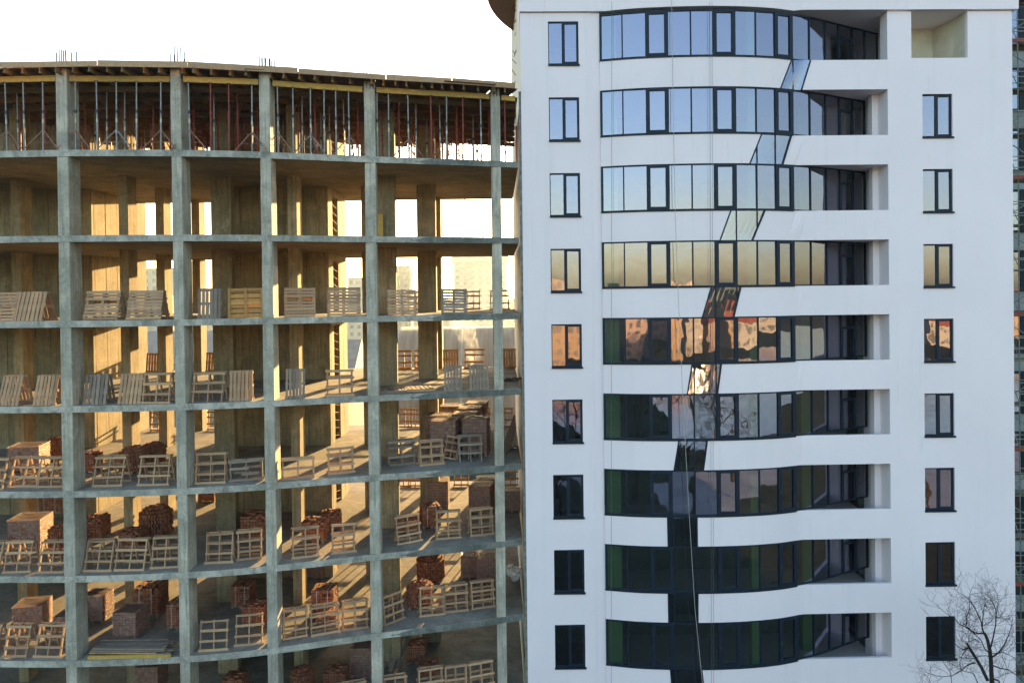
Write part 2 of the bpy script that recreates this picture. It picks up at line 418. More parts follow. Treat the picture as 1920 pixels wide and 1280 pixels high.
# returns at the step and side walls
sv = MB(); sv.add([(3.22, fac(3.22), ZB), (3.22, fac(3.22) + .04, ZB), (3.22, fac(3.22) + .04, 31.2), (3.22, fac(3.22), 31.2)], [(0, 1, 2, 3)])
T_('wall', sv, WHITE)
sv = MB(); y0 = fac(XL); sv.add([(XL, y0, ZB), (XL - .02 * 16, y0 + 16, ZB), (XL - .02 * 16, y0 + 16, 36), (XL, y0, 36)], [(0, 3, 2, 1)])
sv.add([(XR, fac(XR), ZB), (XR - .3, fac(XR) + 16, ZB), (XR - .3, fac(XR) + 16, 36), (XR, fac(XR), 36)], [(0, 1, 2, 3)])
sv.add([(XL - .32, y0 + 16, ZB), (XR - .3, fac(XR) + 16, ZB), (XR - .3, fac(XR) + 16, 36), (XL - .32, y0 + 16, 36)], [(0, 3, 2, 1)])
T_('side_wall', sv, CREAM)
# top parapet, slightly proud
def follow(xa, xb, fn, n): return [(xa + (xb - xa) * i / n, fn(xa + (xb - xa) * i / n)) for i in range(n + 1)]
def front(X): return min(arc(X), fac(X)) if 3.6 < X < LX0 + .2 else fac(X)
pa = [(XL - .02, fac(XL) - .12), (3.72, fac(3.72) - .12)] 
o1 = [(X, y - .0) for X, y in follow(3.72, LX0, lambda X: min(arc(X) - .02, fac(X)), 40)] + [(LX0 + .3, fac(LX0) - .14), (XR + .18, fac(XR) - .14), (XR + .18, fac(XR) + 2.0)]
out = pa + o1 + [(XR - .3, 44), (XL - .2, 44)]
T_('parapet', MB().prism([(x, y) for x, y in out], 31.22, 36.0), WHITE)
# curved spandrels with the gap for the slanted glass strip
def xpix(px, k_y): return px
STRIP = [  # (top-left, top-right, bottom-left, bottom-right) px of the glass in spandrel k, with row y used
    (1484, 1516, 113, 1463.6, 1501.6, 171, (1487,)), (1428.4, 1484, 255, 1406, 1467.7, 312, (1419.5, 1454)),
    (1370.6, 1434.4, 397, 1350, 1411, 456, (1381, 1420)), (1333.6, 1389, 541, 1317, 1375.8, 600, (1342, 1382)),
    (1297.7, 1352.4, 687, 1289, 1345, 745, (1302, 1343)), (1273, 1326, 831, 1263.9, 1318.5, 889, (1302,)),
    (1251.7, 1306.4, 976, 1253, 1307, 1032, (1263,)), (1253, 1308, 1120, 1254, 1308, 1178, (1264.8,)),
    (1257, 1315, 1265, 1262, 1322, 1323, (1267,))]
def lean(px, y): return px + (y - 555) * -(2563 - px) / 132600.0   # photo column brought back to the horizon row
def curve_panel(name, xtl, xtr, xbl, xbr, z0, z1, fn, m, th=.14, n=28, parent=None):
    """curved panel whose ends may slant; th goes inward"""
    mb = MB(); vs = []
    for i in range(n + 1):
        t = i / n; xb = xbl + (xbr - xbl) * t; xt = xtl + (xtr - xtl) * t
        vs += [(xb, fn(xb), z0), (xt, fn(xt), z1), (xb, fn(xb) + th, z0), (xt, fn(xt) + th, z1)]
    fs = []
    for i in range(n):
        a = 4 * i; b = a + 4
        fs += [(a, b, b + 1, a + 1), (a + 2, a + 3, b + 3, b + 2), (a + 1, b + 1, b + 3, a + 3), (a, a + 2, b + 2, b)]
    fs += [(0, 1, 3, 2), (4 * n, 4 * n + 2, 4 * n + 3, 4 * n + 1)]
    mb.add(vs, fs); return T_(name, mb, m, parent)
def spf(X): return min(arc(X) - .03, fac(X)) if X < LX0 + .05 else fac(X)
BH = 1.82
def bar(mb, X, z0, z1, w=.05, d=.07, fn=None, y=None):
    Y = (fn or arc)(X) if y is None else y
    a = math.atan2((fn or arc)(X + .05) - (fn or arc)(X - .05), .1)
    M = Matrix.Translation((X, Y, 0)) @ Matrix.Rotation(a, 4, 'Z')
    return mb.box(-w / 2, w / 2, -.02, d, z0, z1, M)
for k in range(NF):
    zt = bz(k); zb = zt - BH
    # --- spandrel below band k
    if k < 9:
        tl, tr, yt, bl, br, yb, mul = STRIP[k]
        Xtl, Xtr, Xbl, Xbr = arc_X(lean(tl, yt)), arc_X(lean(tr, yt)), arc_X(lean(bl, yb)), arc_X(lean(br, yb))
    z1 = zb; z0 = bz(k + 1)
    if k < 9:
        curve_panel('spandrel', 3.60, Xtl, 3.60, Xbl, z0 + .004, z1 - .03, spf, WHITE)
        curve_panel('spandrel', Xtr, LX1, Xbr, LX1, z0 + .004, z1 + .0, spf, WHITE, n=36)
        # slanted strip: glass, frames, mullions
        sg = empty('glass_strip', (0, 0, 0)); sg.parent = wt; sg.location = (-10, -35, 0)
        curve_panel('pane', Xtl, Xtr, Xbl, Xbr, z0, z1, lambda X: min(arc(X), fac(X)), GLASS, .012, 6, sg)
        for (xa, xb) in ((Xtl, Xbl), (Xtr, Xbr)):
            mb = MB(); q = .03
            mb.add([(xb - q, spf(xb) - .012, z0), (xb + q, spf(xb) - .012, z0), (xa + q, spf(xa) - .012, z1), (xa - q, spf(xa) - .012, z1),
                    (xb - q, spf(xb) + .09, z0), (xb + q, spf(xb) + .09, z0), (xa + q, spf(xa) + .09, z1), (xa - q, spf(xa) + .09, z1)],
                   [(0, 1, 2, 3), (4, 7, 6, 5), (0, 4, 5, 1), (1, 5, 6, 2), (2, 6, 7, 3), (3, 7, 4, 0)])
            T_('strip_frame', mb, FRAME, sg)
        for mx_ in mul:
            Xm = arc_X(lean(mx_, (yt + yb) / 2))
            zlo, zhi = z0, z1
            for (xa, xb) in ((Xtl, Xbl), (Xtr, Xbr)):       # clip against the slanted sides
                if min(xa, xb) < Xm < max(xa, xb):
                    zc = z0 + (Xm - xb) / (xa - xb) * (z1 - z0)
                    if xa == Xtl: zhi = zc if xa > xb else zhi
                    else: zlo = zc if xa > xb else zlo
            if zhi - zlo > .1: T_('mullion', bar(MB(), Xm, zlo, zhi, .045, .08, lambda X: min(arc(X), fac(X))), FRAME, sg)
    # --- window band k
    band = empty('window_band', (0, 0, 0)); band.parent = wt; band.location = (-10, -35, 0)
    endx = 1650.5 if k == 0 else 1626
    marks = [1129, 1172.7, 1215.7, 1258.6, 1300.8, 1342, 1384, 1422, 1457, 1490.7, 1522.4, 1552, 1577.4, 1602.6] + ([1626, 1650.5] if k == 0 else [1625])
    Xs = [arc_X(m_ - .9) for m_ in marks]
    Xs[0] = 3.62
    for i in range(len(Xs) - 1):
        xa, xb = Xs[i], Xs[i + 1]; case = i in (2, 5, 8); dark = i >= 10
        # pane, tilted a hair so that reflections break at each joint
        t1 = random.uniform(-.006, .006); t2 = random.uniform(-.008, .008)
        if case:
            q = .15; xA, xB, za, zc = xa + q, xb - q, zb + .15, zt - .12
            fm = MB(); a = math.atan2(arc(xb) - arc(xa), xb - xa); M = Matrix.Translation((xa, arc(xa) - .01, 0)) @ Matrix.Rotation(a, 4, 'Z'); wv = math.hypot(xb - xa, arc(xb) - arc(xa))
            for (p0, p1, q0, q1) in ((0, .15, zb, zt), (wv - .15, wv, zb, zt), (.15, wv - .15, zb, zb + .16), (.15, wv - .15, zt - .13, zt)):
                fm.box(p0, p1, -.035, .06, q0, q1, M)
            fm.box(.06, wv - .06, -.05, -.036, zb + .07, zb + .075, M)
            T_('casement_frame', fm, FRAME, band)
            hb = MB().box(.05, .075, -.075, -.035, zb + .75, zb + .9, M); T_('handle', hb, DARKM, band)
        else: xA, xB, za, zc = xa, xb, zb + .05, zt - .05
        T_('pane', MB().add([(xA, arc(xA) + .02 + t1, za), (xB, arc(xB) + .02, za), (xB, arc(xB) + .02 - t1 + t2, zc), (xA, arc(xA) + .02 + t2, zc)], [(0, 1, 2), (0, 2, 3)] if False else [(0, 1, 2, 3)]), GLASS, band)
        if i not in (2, 3, 5, 6, 8, 9): T_('mullion', bar(MB(), xa + (.03 if i == 0 else 0), zb + .05, zt - .05, .06 if i == 0 else .05), FRAME, band)
        if i == 12:                                           # balcony door with transom
            T_('transom', curve_panel('x', xa, xb, xa, xb, zt - .62, zt - .52, lambda X: arc(X) - .02, FRAME, .06, 1, band) and MB().box(0, .01, 0, .01, 0, .01), FRAME, band) if False else curve_panel('transom', xa, xb, xa, xb, zt - .62, zt - .52, lambda X: arc(X) - .02, FRAME, .06, 1, band)
            curve_panel('door_rail', xa + .02, xa + .1, xa + .02, xa + .1, zb, zt - .62, lambda X: arc(X) - .015, FRAME, .06, 1, band)
            curve_panel('door_rail', xb - .1, xb - .02, xb - .1, xb - .02, zb, zt - .62, lambda X: arc(X) - .015, FRAME, .06, 1, band)
    T_('mullion', bar(MB(), Xs[-1] - .02, zb - .0, zt, .05), FRAME, band)
    curve_panel('head_frame', Xs[0], Xs[-1], Xs[0], Xs[-1], zt - .055, zt, lambda X: arc(X) - .022, FRAME, .08, 48, band)
    curve_panel('bottom_frame', Xs[0], Xs[9], Xs[0], Xs[9], zb - .0, zb + .06, lambda X: arc(X) - .022, FRAME, .08, 40, band)
    curve_panel('sill', 3.585, Xs[9], 3.585, Xs[9], zb - .03, zb, lambda X: arc(X) - .06, FRAME, .10, 40, band)
    curve_panel('bottom_frame', Xs[9], Xs[-1], Xs[9], Xs[-1], zb + .0, zb + .05, lambda X: arc(X) - .02, FRAME, .07, 24, band)
    # --- slab behind: ceiling of the loggia, floors inside
    zs = bz(k + 1)
    xe = 15.9 if k else 16.8
    pl = [(X, fac(X) + .12) for X in (LX0 + .1, 13, 15.14)] + [(15.35, 32.7), (15.35, 44)] + [(3.6, 44)] + [(X, arc(X) + .09) for X in (3.6, 5, 6.2, 7.3, 8.1, 9.3, 10.4, 11.2)]
    T_('floor_slab', MB().prism(pl, zs + .004, zs + .28), INTER if k > 99 else WHITE)
    # loggia lining walls
    zlo, zhi = zs + .28, zs + 3.0 + .0
    lw = MB()
    X1 = 15.14
    if k > 0:
        zlo = bz(k + 1) + .28; zhi = bz(k)
        lw.prism([(X1 + .01, fac(X1) + .001), (X1 + .3, fac(X1) + .001), (X1 + .3, 31.7), (X1 - .02, 31.62)], zlo, zhi + .004)     # side wall
        lw.prism([(X1 - .26, 31.62), (X1 + .3, 31.62), (X1 + .3, 31.95), (X1 - .26, 31.95)][0:4], zlo, zhi + .004)
        lw.prism([(X1 + .02, 31.95), (X1 + .3, 31.95), (X1 + .3, 33.2), (X1 + .02, 33.2)], zlo, zhi + .004)
    else:
        zlo = bz(1) + .28; zhi = 31.3
        lw.prism([(15.15, fac(15.15) + .003), (15.9, fac(15.9) + .003), (15.9, 31.45), (15.15, 31.45)], zlo, zhi)
        lw.prism([(15.85, 31.9), (16.05, 31.9), (16.05, 34.5), (15.85, 34.5)], zlo, zhi)
    T_('loggia_wall', lw, WHITE)
    # interior: back wall and columns seen through the glass
    T_('interior_wall', MB().box(3.6, 15.3, 35.2, 35.35, zs + .28, zs + 3.0), INTER)
    T_('interior_column', MB().box(3.68, 4.28, 30.72, 31.0, zs + .28, zs + 3.0), GREENIN)
    T_('interior_column', MB().box(9.42, 9.76, 30.5, 30.8, zs + .28, zs + 3.0), GREENIN)
    T_('interior_column', MB().box(12.5, 12.9, 33.3, 33.7, zs + .28, zs + 3.0), GREENIN)
# top right recess
rr = MB(); x0, x1 = tx0, tx1; zlo = CAM_Z + 9.05; zhi = 31.215
rr.add([(x0, fac(x0) + .16, zlo), (x0 - .0, 33.0, zlo), (x0, 33.0, zhi), (x0, fac(x0) + .16, zhi)], [(0, 1, 2, 3)])
rr.add([(x1, fac(x1) + .16, zlo), (x1, 31.9, zlo), (x1, 31.9, zhi), (x1, fac(x1) + .16, zhi)], [(0, 3, 2, 1)])
rr.add([(x1, 31.9, zlo), (x1 - .25, 33.0, zlo), (x1 - .25, 33.0, zhi), (x1, 31.9, zhi)], [(0, 3, 2, 1)])
rr.add([(x0, 33.0, zlo), (x1 - .25, 33.0, zlo), (x1 - .25, 33.0, zhi), (x0, 33.0, zhi)], [(0, 1, 2, 3)])
rr.add([(x0, fac(x0) + .01, zlo), (x1, fac(x1) + .01, zlo), (x1, 33, zlo), (x0, 33, zlo)], [(0, 1, 2, 3)])
T_('loggia_wall', rr, CREAM)
# windows
def window(x0, x1, zt, off, zh=1.76):
    wn = empty('window', (0, 0, 0)); wn.parent = wt; wn.location = (-10, -35, 0)
    y = fac((x0 + x1) / 2) + off; zb = zt - zh + .06; xm = x0 + (x1 - x0) * .50
    fm = MB()
    fm.box(x0, x0 + .035, y - .03, y + .05, zb, zt); fm.box(x1 - .09, x1, y - .03, y + .05, zb, zt)
    fm.box(x0 + .035, x1 - .09, y - .03, y + .05, zt - .06, zt); fm.box(x0 + .035, x1 - .09, y - .03, y + .05, zb, zb + .05)
    fm.box(xm - .06, xm + .06, y - .04, y + .05, zb + .05, zt - .06)
    fm.box(xm + .06, x1 - .09, y - .04, y + .03, zt - .11, zt - .06); fm.box(xm + .06, x1 - .09, y - .04, y + .03, zb + .05, zb + .11)
    T_('frame', fm, FRAME, wn)
    for (a, b, c, d) in ((x0 + .035, xm - .06, zb + .05, zt - .06), (xm + .06, x1 - .09, zb + .11, zt - .11)):
        t1 = random.uniform(-.008, .008); t2 = random.uniform(-.008, .008)
        T_('pane', MB().add([(a, y + t1, c), (b, y, c), (b, y + t2 - t1, d), (a, y + t2, d)], [(0, 1, 2, 3)]), GLASS, wn)
    T_('sill', MB().box(x0 - .01, x1 + .035, fac(x0) - .045, y, zb - .07, zb - .0), FRAME, wn)
    T_('backing', MB().box(x0 - .2, x1 + .2, y + 2.4, y + 2.5, zb - .3, zt + .3), INTER, wn) if False else None
for k in range(NF): window(wl0, wl1, wz(k), .06)
for k in range(1, NF): window(rx0, rx1, wz(k) + .03, .11, 1.77)
# rooms behind the single windows
for (a, b) in ((XL + .1, 3.55), (15.5, 20.0)):
    rm = MB(); rm.box(a, b, 34.5, 34.6, ZB, 31); T_('interior_wall', rm, INTER)
    for k in range(NF): T_('floor_slab', MB().box(a, b, fac(b) + .24, 34.5, bz(k + 1) + .02, bz(k + 1) + .25), INTER)
T_('downpipe', MB().box(19.98, 20.12, 30.70, 30.76, 32.0, 32.9), STEEL) if False else None
# round roof slab beyond the left wall
rs = [(9.5 + 10.5 * cos(t), 35.5 + 10.5 * sin(t)) for t in [pi - .48 + .96 * i / 24 for i in range(25)]]
rs = [(x, y) for x, y in rs if x < .4] 
rs = [(.42, rs[0][1])] + rs + [(.42, rs[-1][1])]
T_('round_roof_slab', MB().prism(rs, 33.9, 34.3), W_PLY)
for i in range(15):
    z = 29.5 + i * .3 + random.uniform(-.1, .1); y = 36.5 + random.uniform(-1.6, 1.6)
    T_('cable_bracket', MB().tube((XL - .02 * (y - 30.5) - .01, y, z), (XL - .02 * (y - 30.5) - random.uniform(.08, .2), y, z + random.uniform(-.3, .3)), .018, n=5), random.choice((DARKM, RUST)))
# joint between the two buildings
T_('joint_strip', MB().box(.36, .452, 30.60, 30.75, 0, SZ(1) + 2.8), m_plain('joint_foam', (.22, .24, .24), .9, .3, 5))

# ------------------------------------------------------------------ ropes on the facade
def rope(pts, r, m, label):
    mb = MB()
    for a, b in zip(pts[:-1], pts[1:]): mb.tube(a, b, r, n=5, cap=False)
    return tag(mb.build('rope', m), label, 'rope', 'ropes hanging down the white facade')
def hang(px, dx, Y, lean_px=0):
    a = at_y(px, 40, Y); b = at_y(px + dx, 1240, Y)
    d = b - a; return [a - d * .03, a + d * .5, b + d * .3]
rope(hang(1147, -1, 30.2), .007, ROPE_DK, 'thin dark steel rope hanging straight at left end of the window bands')
rope(hang(1331, 3, 29.93), .006, ROPE_DK, 'left strand of the thin rope pair down the middle of the curved facade')
rope(hang(1335, 3, 29.93), .006, ROPE_DK, 'right strand of the thin rope pair down the middle of the curved facade')
rp = [at_y(x, y, Y) for x, y, Y in ((1259, -20, 29.9), (1262, 200, 29.85), (1266, 400, 29.8), (1272, 560, 29.7), (1281, 760, 29.6), (1292, 960, 29.5), (1303, 1140, 29.4), (1318, 1290, 29.3), (1330, 1420, 29.2))]
rope(rp, .010, ROPE, 'pale rope slanting right as it hangs before the dark glass strip')

# ------------------------------------------------------------------ deck formwork on the top storey
bays = []
for i in range(len(FC)):
    a = FC[i][0] + FC[i][1] + .05; b = FC[i + 1][0] - .05 if i + 1 < len(FC) else .24
    bays.append((a, b))
BAY = ['left of front column one', 'between front columns one and two', 'between front columns two and three',
       'between front columns three and four', 'between front columns four and five', 'right of front column five']
GZ = CAM_Z + 7.85
def ibeam(Ln, h=.2, w=.08):
    mb = MB(); mb.box(0, Ln, -w / 2, w / 2, h / 2 - .04, h / 2); mb.box(0, Ln, -w / 2, w / 2, -h / 2, -h / 2 + .04); mb.box(0, Ln, -.016, .016, -h / 2 + .04, h / 2 - .04); return mb
ORD = ['first', 'second', 'third', 'fourth', 'fifth', 'sixth', 'seventh', 'eighth', 'ninth', 'tenth', 'eleventh', 'twelfth', 'thirteenth', 'fourteenth', 'fifteenth', 'sixteenth', 'seventeenth', 'eighteenth', 'nineteenth', 'twentieth']
for r_ in range(10):
    off = .12 + 1.32 * r_
    for bi, (a, b) in enumerate(bays):
        if r_ > 0: a -= .3; b += .25
        a = max(a, -25); b = min(b, .22)
        ya, yb = edge(a) + off, edge(b) + off
        if max(ya, yb) > 40.2: continue
        Ln = math.hypot(b - a, yb - ya); ang = math.atan2(yb - ya, b - a)
        o = ibeam(Ln).build('formwork_girder', W_YEL if r_ == 0 else W_JOIST)
        o.location = (a, ya, GZ - (.015 if bi % 2 else 0)); o.rotation_euler = (0, 0, ang)
        nm = 'front yellow timber girder under the deck, ' if r_ == 0 else 'brown timber girder in %s row back, ' % ORD[r_]
        tag(o, (nm + BAY[bi]), 'girder', 'timber girders carrying the deck formwork')
jx = []
X = -20.9; n = 0
while X < .22:
    jx.append(X); X += .58 + random.uniform(-.1, .1) - (.12 if X > -5 else 0)
jz = GZ + .205
for n, X in enumerate(jx):
    if any(c[0] - .06 < X < c[0] + c[1] + .06 for c in FC): X += .1
    y0 = edge(X) - .28 + random.uniform(-.1, .08); Ln = 40.6 - y0
    o = ibeam(Ln).build('joist', W_JOIST); o.location = (X, y0, jz); o.rotation_euler = (0, 0, pi / 2 + random.uniform(-.02, .02))
    near = min(range(1, 6), key=lambda i: abs(FC[i][0] - X)); side = 'left' if X < FC[near][0] else 'right'
    rank = sum(1 for q in jx[:n + 1] if min(range(1, 6), key=lambda i: abs(FC[i][0] - q)) == near and (q < FC[near][0]) == (X < FC[near][0]))
    tag(o, 'timber joist end under the deck, %s to the %s of the %s column' % (ORD[rank - 1], side, ORD[near - 1]), 'joist', 'joists under the plywood deck')
# plywood sheets
pz = jz + .102
Xp = -22.0; row = 0
while Xp < -.1:
    wS = random.choice((1.25, 1.9, 2.5)); Xe = min(Xp + wS, .28)
    y0 = edge((Xp + Xe) / 2) - random.choice((.15, .3, .45)); ang = edge_ang((Xp + Xe) / 2); lift = .026 * (row % 2)
    M = Matrix.Translation(((Xp + Xe) / 2, y0, pz)) @ Matrix.Rotation(ang, 4, 'Z')
    o = MB().box(-(Xe - Xp) / 2 - .06, (Xe - Xp) / 2 + .06, 0, 2.4, lift + .001, lift + .022, M).build('plywood_sheet', W_PLY)
    row += 1
    tag(o, 'plywood deck sheet jutting over the joist ends, %s from the left' % ORD[row - 1], 'plywood sheet', 'plywood sheets at the deck edge')
    Xp = Xe + .01
mb = MB()
dp = [(X, edge(X) + 1.2) for X in [-24 + i for i in range(25)]]
mb.prism(dp[:-1] + [(.32, edge(.3) + 1.2), (.13, 40.8), (-24, 40.8)], pz - .001 + .0, pz + .02)
for i in range(24):
    pass
tag(mb.build('plywood_deck', W_PLY), 'brown plywood deck of the roof formwork behind its edge sheets', 'deck')
# edge board (shutter) on top
Xp = -21.5; i = 0
while Xp < 0:
    Ln = random.choice((2.4, 3.0, 3.6)); Xe = min(Xp + Ln, .33); ya, yb = edge(Xp) - .36, edge(Xe) - .36
    M = Matrix.Translation((Xp, ya, 0)) @ Matrix.Rotation(math.atan2(yb - ya, Xe - Xp), 4, 'Z')
    o = MB().box(0, math.hypot(Xe - Xp, yb - ya), -.012, .015, pz - .03, pz + .20 - random.uniform(0, .05), M).build('edge_board', W_PAL)
    i += 1
    tag(o, 'timber edge board standing on the roof deck rim, %s from the left' % ORD[i - 1], 'board', 'edge boards along the roof deck')
    Xp = Xe + .02
# starter bars
for ci in range(1, 6):
    Xl, wd, dp_ = FC[ci]
    e = empty('starter_bars', (Xl, edge(Xl) + .1, pz), label='thin rebar starter bars sticking up above the %s front column' % ORD[ci - 1], cat='rebar', group='starter bars over the front columns')
    for (u, v_) in ([(0, 0), (.12, 0), (.24, 0), (.36, 0), (.0, .3), (0, .6), (.36, .3), (.36, .6), (.2, .65)][: (9 if ci < 4 else 4)]):
        h = random.uniform(.55, .85)
        t = random.uniform(-.02, .02)
        MB().tube((u, v_, -.3), (u + t, v_, h), .02, n=5).build('bar', DARKM, e)
# props
def prop_mb(H, rz, kind):
    return H
def make_prop(kind):
    H = GZ - .1 - SZ(1); m = STEEL if kind == 'grey' else RED
    t = empty('steel_prop')
    MB().tube((0, 0, .01), (0, 0, H * .56), .030, n=8).build('outer_tube', m, t)
    MB().tube((0, 0, H * .56), (0, 0, H - .01), .024, n=8).build('inner_tube', m, t)
    c = MB().tube((0, 0, H * .54), (0, 0, H * .585), .046, n=8); c.tube((-.09, 0, H * .56), (.1, 0, H * .565), .009); c.tube((.1, 0, H * .565), (.1, 0, H * .50), .008)
    c.build('collar', DARKM if kind == 'grey' else RED, t)
    MB().box(-.06, .06, -.06, .06, 0, .01).build('base_plate', DARKM, t)
    MB().box(-.06, .06, -.06, .06, H - .01, H).build('head_plate', DARKM, t)
    if kind == 'grey': MB().tube((0, 0, H * .40), (0, 0, H * .46), .032, n=8).build('sticker', m_plain('pale_sticker', (.55, .5, .4), .6), t)
    return t
protoP = {'grey': make_prop('grey'), 'red': make_prop('red')}; used = {'grey': False, 'red': False}
def place_prop(kind, X, Y, label, group, simple=False):
    if not used[kind]: o = protoP[kind]; used[kind] = True
    else: o = copy_tree(protoP[kind])
    o.location = (X, Y, SZ(1)); o.rotation_euler = (random.uniform(-.008, .008), random.uniform(-.012, .012), random.uniform(0, 6))
    return tag(o, label, 'prop', group)
def make_tripod(m):
    t = empty('prop_tripod')
    MB().tube((0, 0, .60), (0, 0, .72), .05, n=8).build('clamp', m, t)
    for a in (R(195), R(-15), R(80)):
        e = Vector((cos(a) * .62, sin(a) * .62, .02)); MB().tube((cos(a) * .05, sin(a) * .05, .68), e, .021, n=5).build('leg', m, t)
    p = [Vector((cos(a) * .38, sin(a) * .38, .29)) for a in (R(195), R(-15), R(80))]
    mb = MB(); mb.tube(p[0], (0, 0, .29), .010, n=5); mb.tube(p[1], (0, 0, .29), .010, n=5); mb.build('brace', m, t); return t
trp = {'red': make_tripod(RUST), 'grey': make_tripod(STEEL)}; usedT = {'red': False, 'grey': False}
front_props = [(12.5, 'g'), (45.5, 'g'), (80, 'g'), (141, 'g'), (182, 'g'), (217.5, 'g'), (255, 'g'), (301.5, 'g'), (356, 'g'), (395, 'r'), (429, 'r'), (472, 'g'),
               (521, 'g'), (549, 'g'), (581.7, 'g'), (607, 'g'), (629.5, 'g'), (654, 'g'), (707, 'g'), (728, 'g'), (765, 'g'), (808, 'r'), (836, 'g'), (867, 'r'), (901, 'g'), (946, 'r'), (967, 'r')]
bc = {}
def bay_of(X):
    return sum(1 for c in FC if X > c[0]) - 1
def nth(kind, key):
    bc[key] = bc.get(key, 0) + 1; return ORD[min(bc[key] - 1, 19)]
TRI = {12.5: 'red', 80: 'red', 141: 'red', 217.5: 'grey', 301.5: 'red', 356: 'red', 472: 'red', 521: 'red', 654: 'red', 581.7: 'grey', 765: 'red', 836: 'red'}
def lean_top(px): return px + 5.2 if px > 300 else px + 6.2
for px, c in front_props:
    X = edge_X(lean_top(px), .12); kind = 'grey' if c == 'g' else 'red'; b = bay_of(X)
    place_prop(kind, X, edge(X) + .12, '%s prop at deck edge, %s of that colour %s' % (kind, nth(kind, ('f', b, kind)), BAY[b]), 'front row of steel props')
    if px in TRI:
        tk = TRI[px]
        t = trp[tk] if not usedT[tk] else copy_tree(trp[tk]); usedT[tk] = True
        t.location = (X, edge(X) + .14, SZ(1)); t.rotation_euler = (0, 0, random.uniform(-.15, .15))
        tag(t, '%s tripod clamped round a front prop, %s %s' % ('reddish' if tk == 'red' else 'grey', nth('', ('t', b)), BAY[b]), 'tripod', 'tripods holding the front props')
second = [(34, 'g'), (85, 'r'), (199, 'g'), (233, 'g'), (401, 'g'), (446, 'r'), (566, 'g'), (590, 'r'), (645, 'g'), (671, 'r'), (748, 'r'), (779, 'g'), (824.5, 'g'), (855, 'r'), (915, 'r')]
for px, c in second:
    X = edge_X(lean_top(px), 1.44); kind = 'grey' if c == 'g' else 'red'; b = bay_of(X)
    place_prop(kind, X, edge(X) + 1.44, '%s prop one row back, %s of that colour %s' % (kind, nth(kind, ('s', b, kind)), BAY[b]), 'second row of steel props')
for r_ in range(2, 10):
    X = -19.5 + random.uniform(0, .6); cnt = {}
    while X < -.2:
        Y = edge(X) + .12 + 1.32 * r_
        if Y < 40 and not (-13.6 < X < -8.1 and 34.7 < Y < 38.8) and not (X < -18.9 and Y > 34.8) and not any(c[0] - .1 < X < c[0] + c[2] + .1 and c[1] - .1 < Y < c[1] + c[3] + .1 for c in COLS):
            b = bay_of(X)
            place_prop('red' if random.random() < .75 else 'grey', X, Y, 'slim prop under the deck, %s in %s row, %s' % (nth('', (r_, b)), ORD[r_], BAY[b]), 'props deep under the deck')
        X += random.uniform(.5, 1.0)
print('formwork', len(bpy.data.objects))

# ------------------------------------------------------------------ pallets
def mbox(w, d, h): return MB().box(-w / 2, w / 2, -d / 2, d / 2, -h / 2, h / 2)
MC = {}
def piece(w, d, h, m):
    key = (round(w, 3), round(d, 3), round(h, 3), m.name)
    if key not in MC: MC[key] = mbox(w, d, h).mesh('wood_piece', m)
    return MC[key]
def make_pallet(kind, m, W=1.05, H=1.12, nplank=7, variant=0):
    """built standing: x width, z height, front face towards -y"""
    t = empty('pallet')
    rn = random.Random(int(W * 100) + 7 * len(kind) + variant * 31)
    def add(nm, w, d, h, x, y, z):
        o = link(nm, piece(w, d, h, m), t, (x, y, z)); o.rotation_euler = (0, rn.uniform(-.02, .02) , 0); return o
    if kind in ('grid', 'grid3', 'low', 'broken'):
        bars = {'grid': (.05, .36, .70, H - .05), 'grid3': (.36, .70, H - .05), 'low': (.05, .38, H - .05), 'broken': (.05, H - .06)}[kind]
        for x in (-W / 2 + .06, 0, W / 2 - .06): add('upright', .046, .075, H, x, .04, H / 2)
        for i, z in enumerate(bars): add('plank', W * rn.uniform(.96, 1.04), .022, rn.choice((.072, .08, .09)), rn.uniform(-.02, .02), -.01, z + rn.uniform(-.025, .025))
        if kind == 'broken':
            add('plank', W * .55, .022, .095, -W * .2, -.01, H * .6); add('plank', W * .5, .022, .095, W * .12, -.01, H * .35)
    elif kind == 'slatH':
        for x in (-W / 2 + .06, 0, W / 2 - .06): add('stringer', .09, .075, H, x, .05, H / 2)
        n = 9
        for i in range(n):
            if variant == 2 and i == 5: continue
            add('plank', W * rn.uniform(.97, 1.02), .022, H / n * rn.uniform(.62, .9), rn.uniform(-.012, .012), 0, H / n * (i + .5))
    elif kind == 'slatV':
        for z in (.06, H / 2, H - .06): add('stringer', W, .075, .09, 0, .05, z)
        n = nplank
        for i in range(n): add('plank', W / n * rn.uniform(.66, .85), .022, H, -W / 2 + W / n * (i + .5), 0, H / 2)
    elif kind == 'back':                                      # solid boards behind a three by three frame
        for x in (-W / 2 + .05, 0, W / 2 - .05): add('upright', .09, .03, H, x, -.03, H / 2)
        for z in (.06, H / 2, H - .06): add('rail', W, .03, .10, 0, 0, z)
        for i in range(6): add('plank', W, .022, H / 6 * .8, 0, .06, H / 6 * (i + .5))
    return t
PROTO = {}; GV = [0]
def get_pallet(kind, mk, W, H):
    m = {'p': W_PAL, 'g': W_GREY, 'o': W_ORANGE}[mk]
    GV[0] += 1; vr = GV[0] % 3
    key = (kind, mk, round(W * 10), round(H * 10), vr)
    if key not in PROTO: PROTO[key] = make_pallet(kind, m, round(W * 10) / 10 + .02, round(H * 10) / 10, 6 if W < .85 else 7, vr); return PROTO[key]
    return copy_tree(PROTO[key])
FL = {3: 'third', 4: 'fourth', 5: 'fifth', 6: 'sixth', 7: 'seventh', 8: 'lowest'}
KN = {'grid': 'grid pallet', 'grid3': 'grid pallet, bottom bar gone', 'low': 'low grid pallet', 'broken': 'broken low pallet',
      'slatH': 'level slatted pallet', 'slatV': 'upright slatted pallet', 'back': 'six pane pallet'}
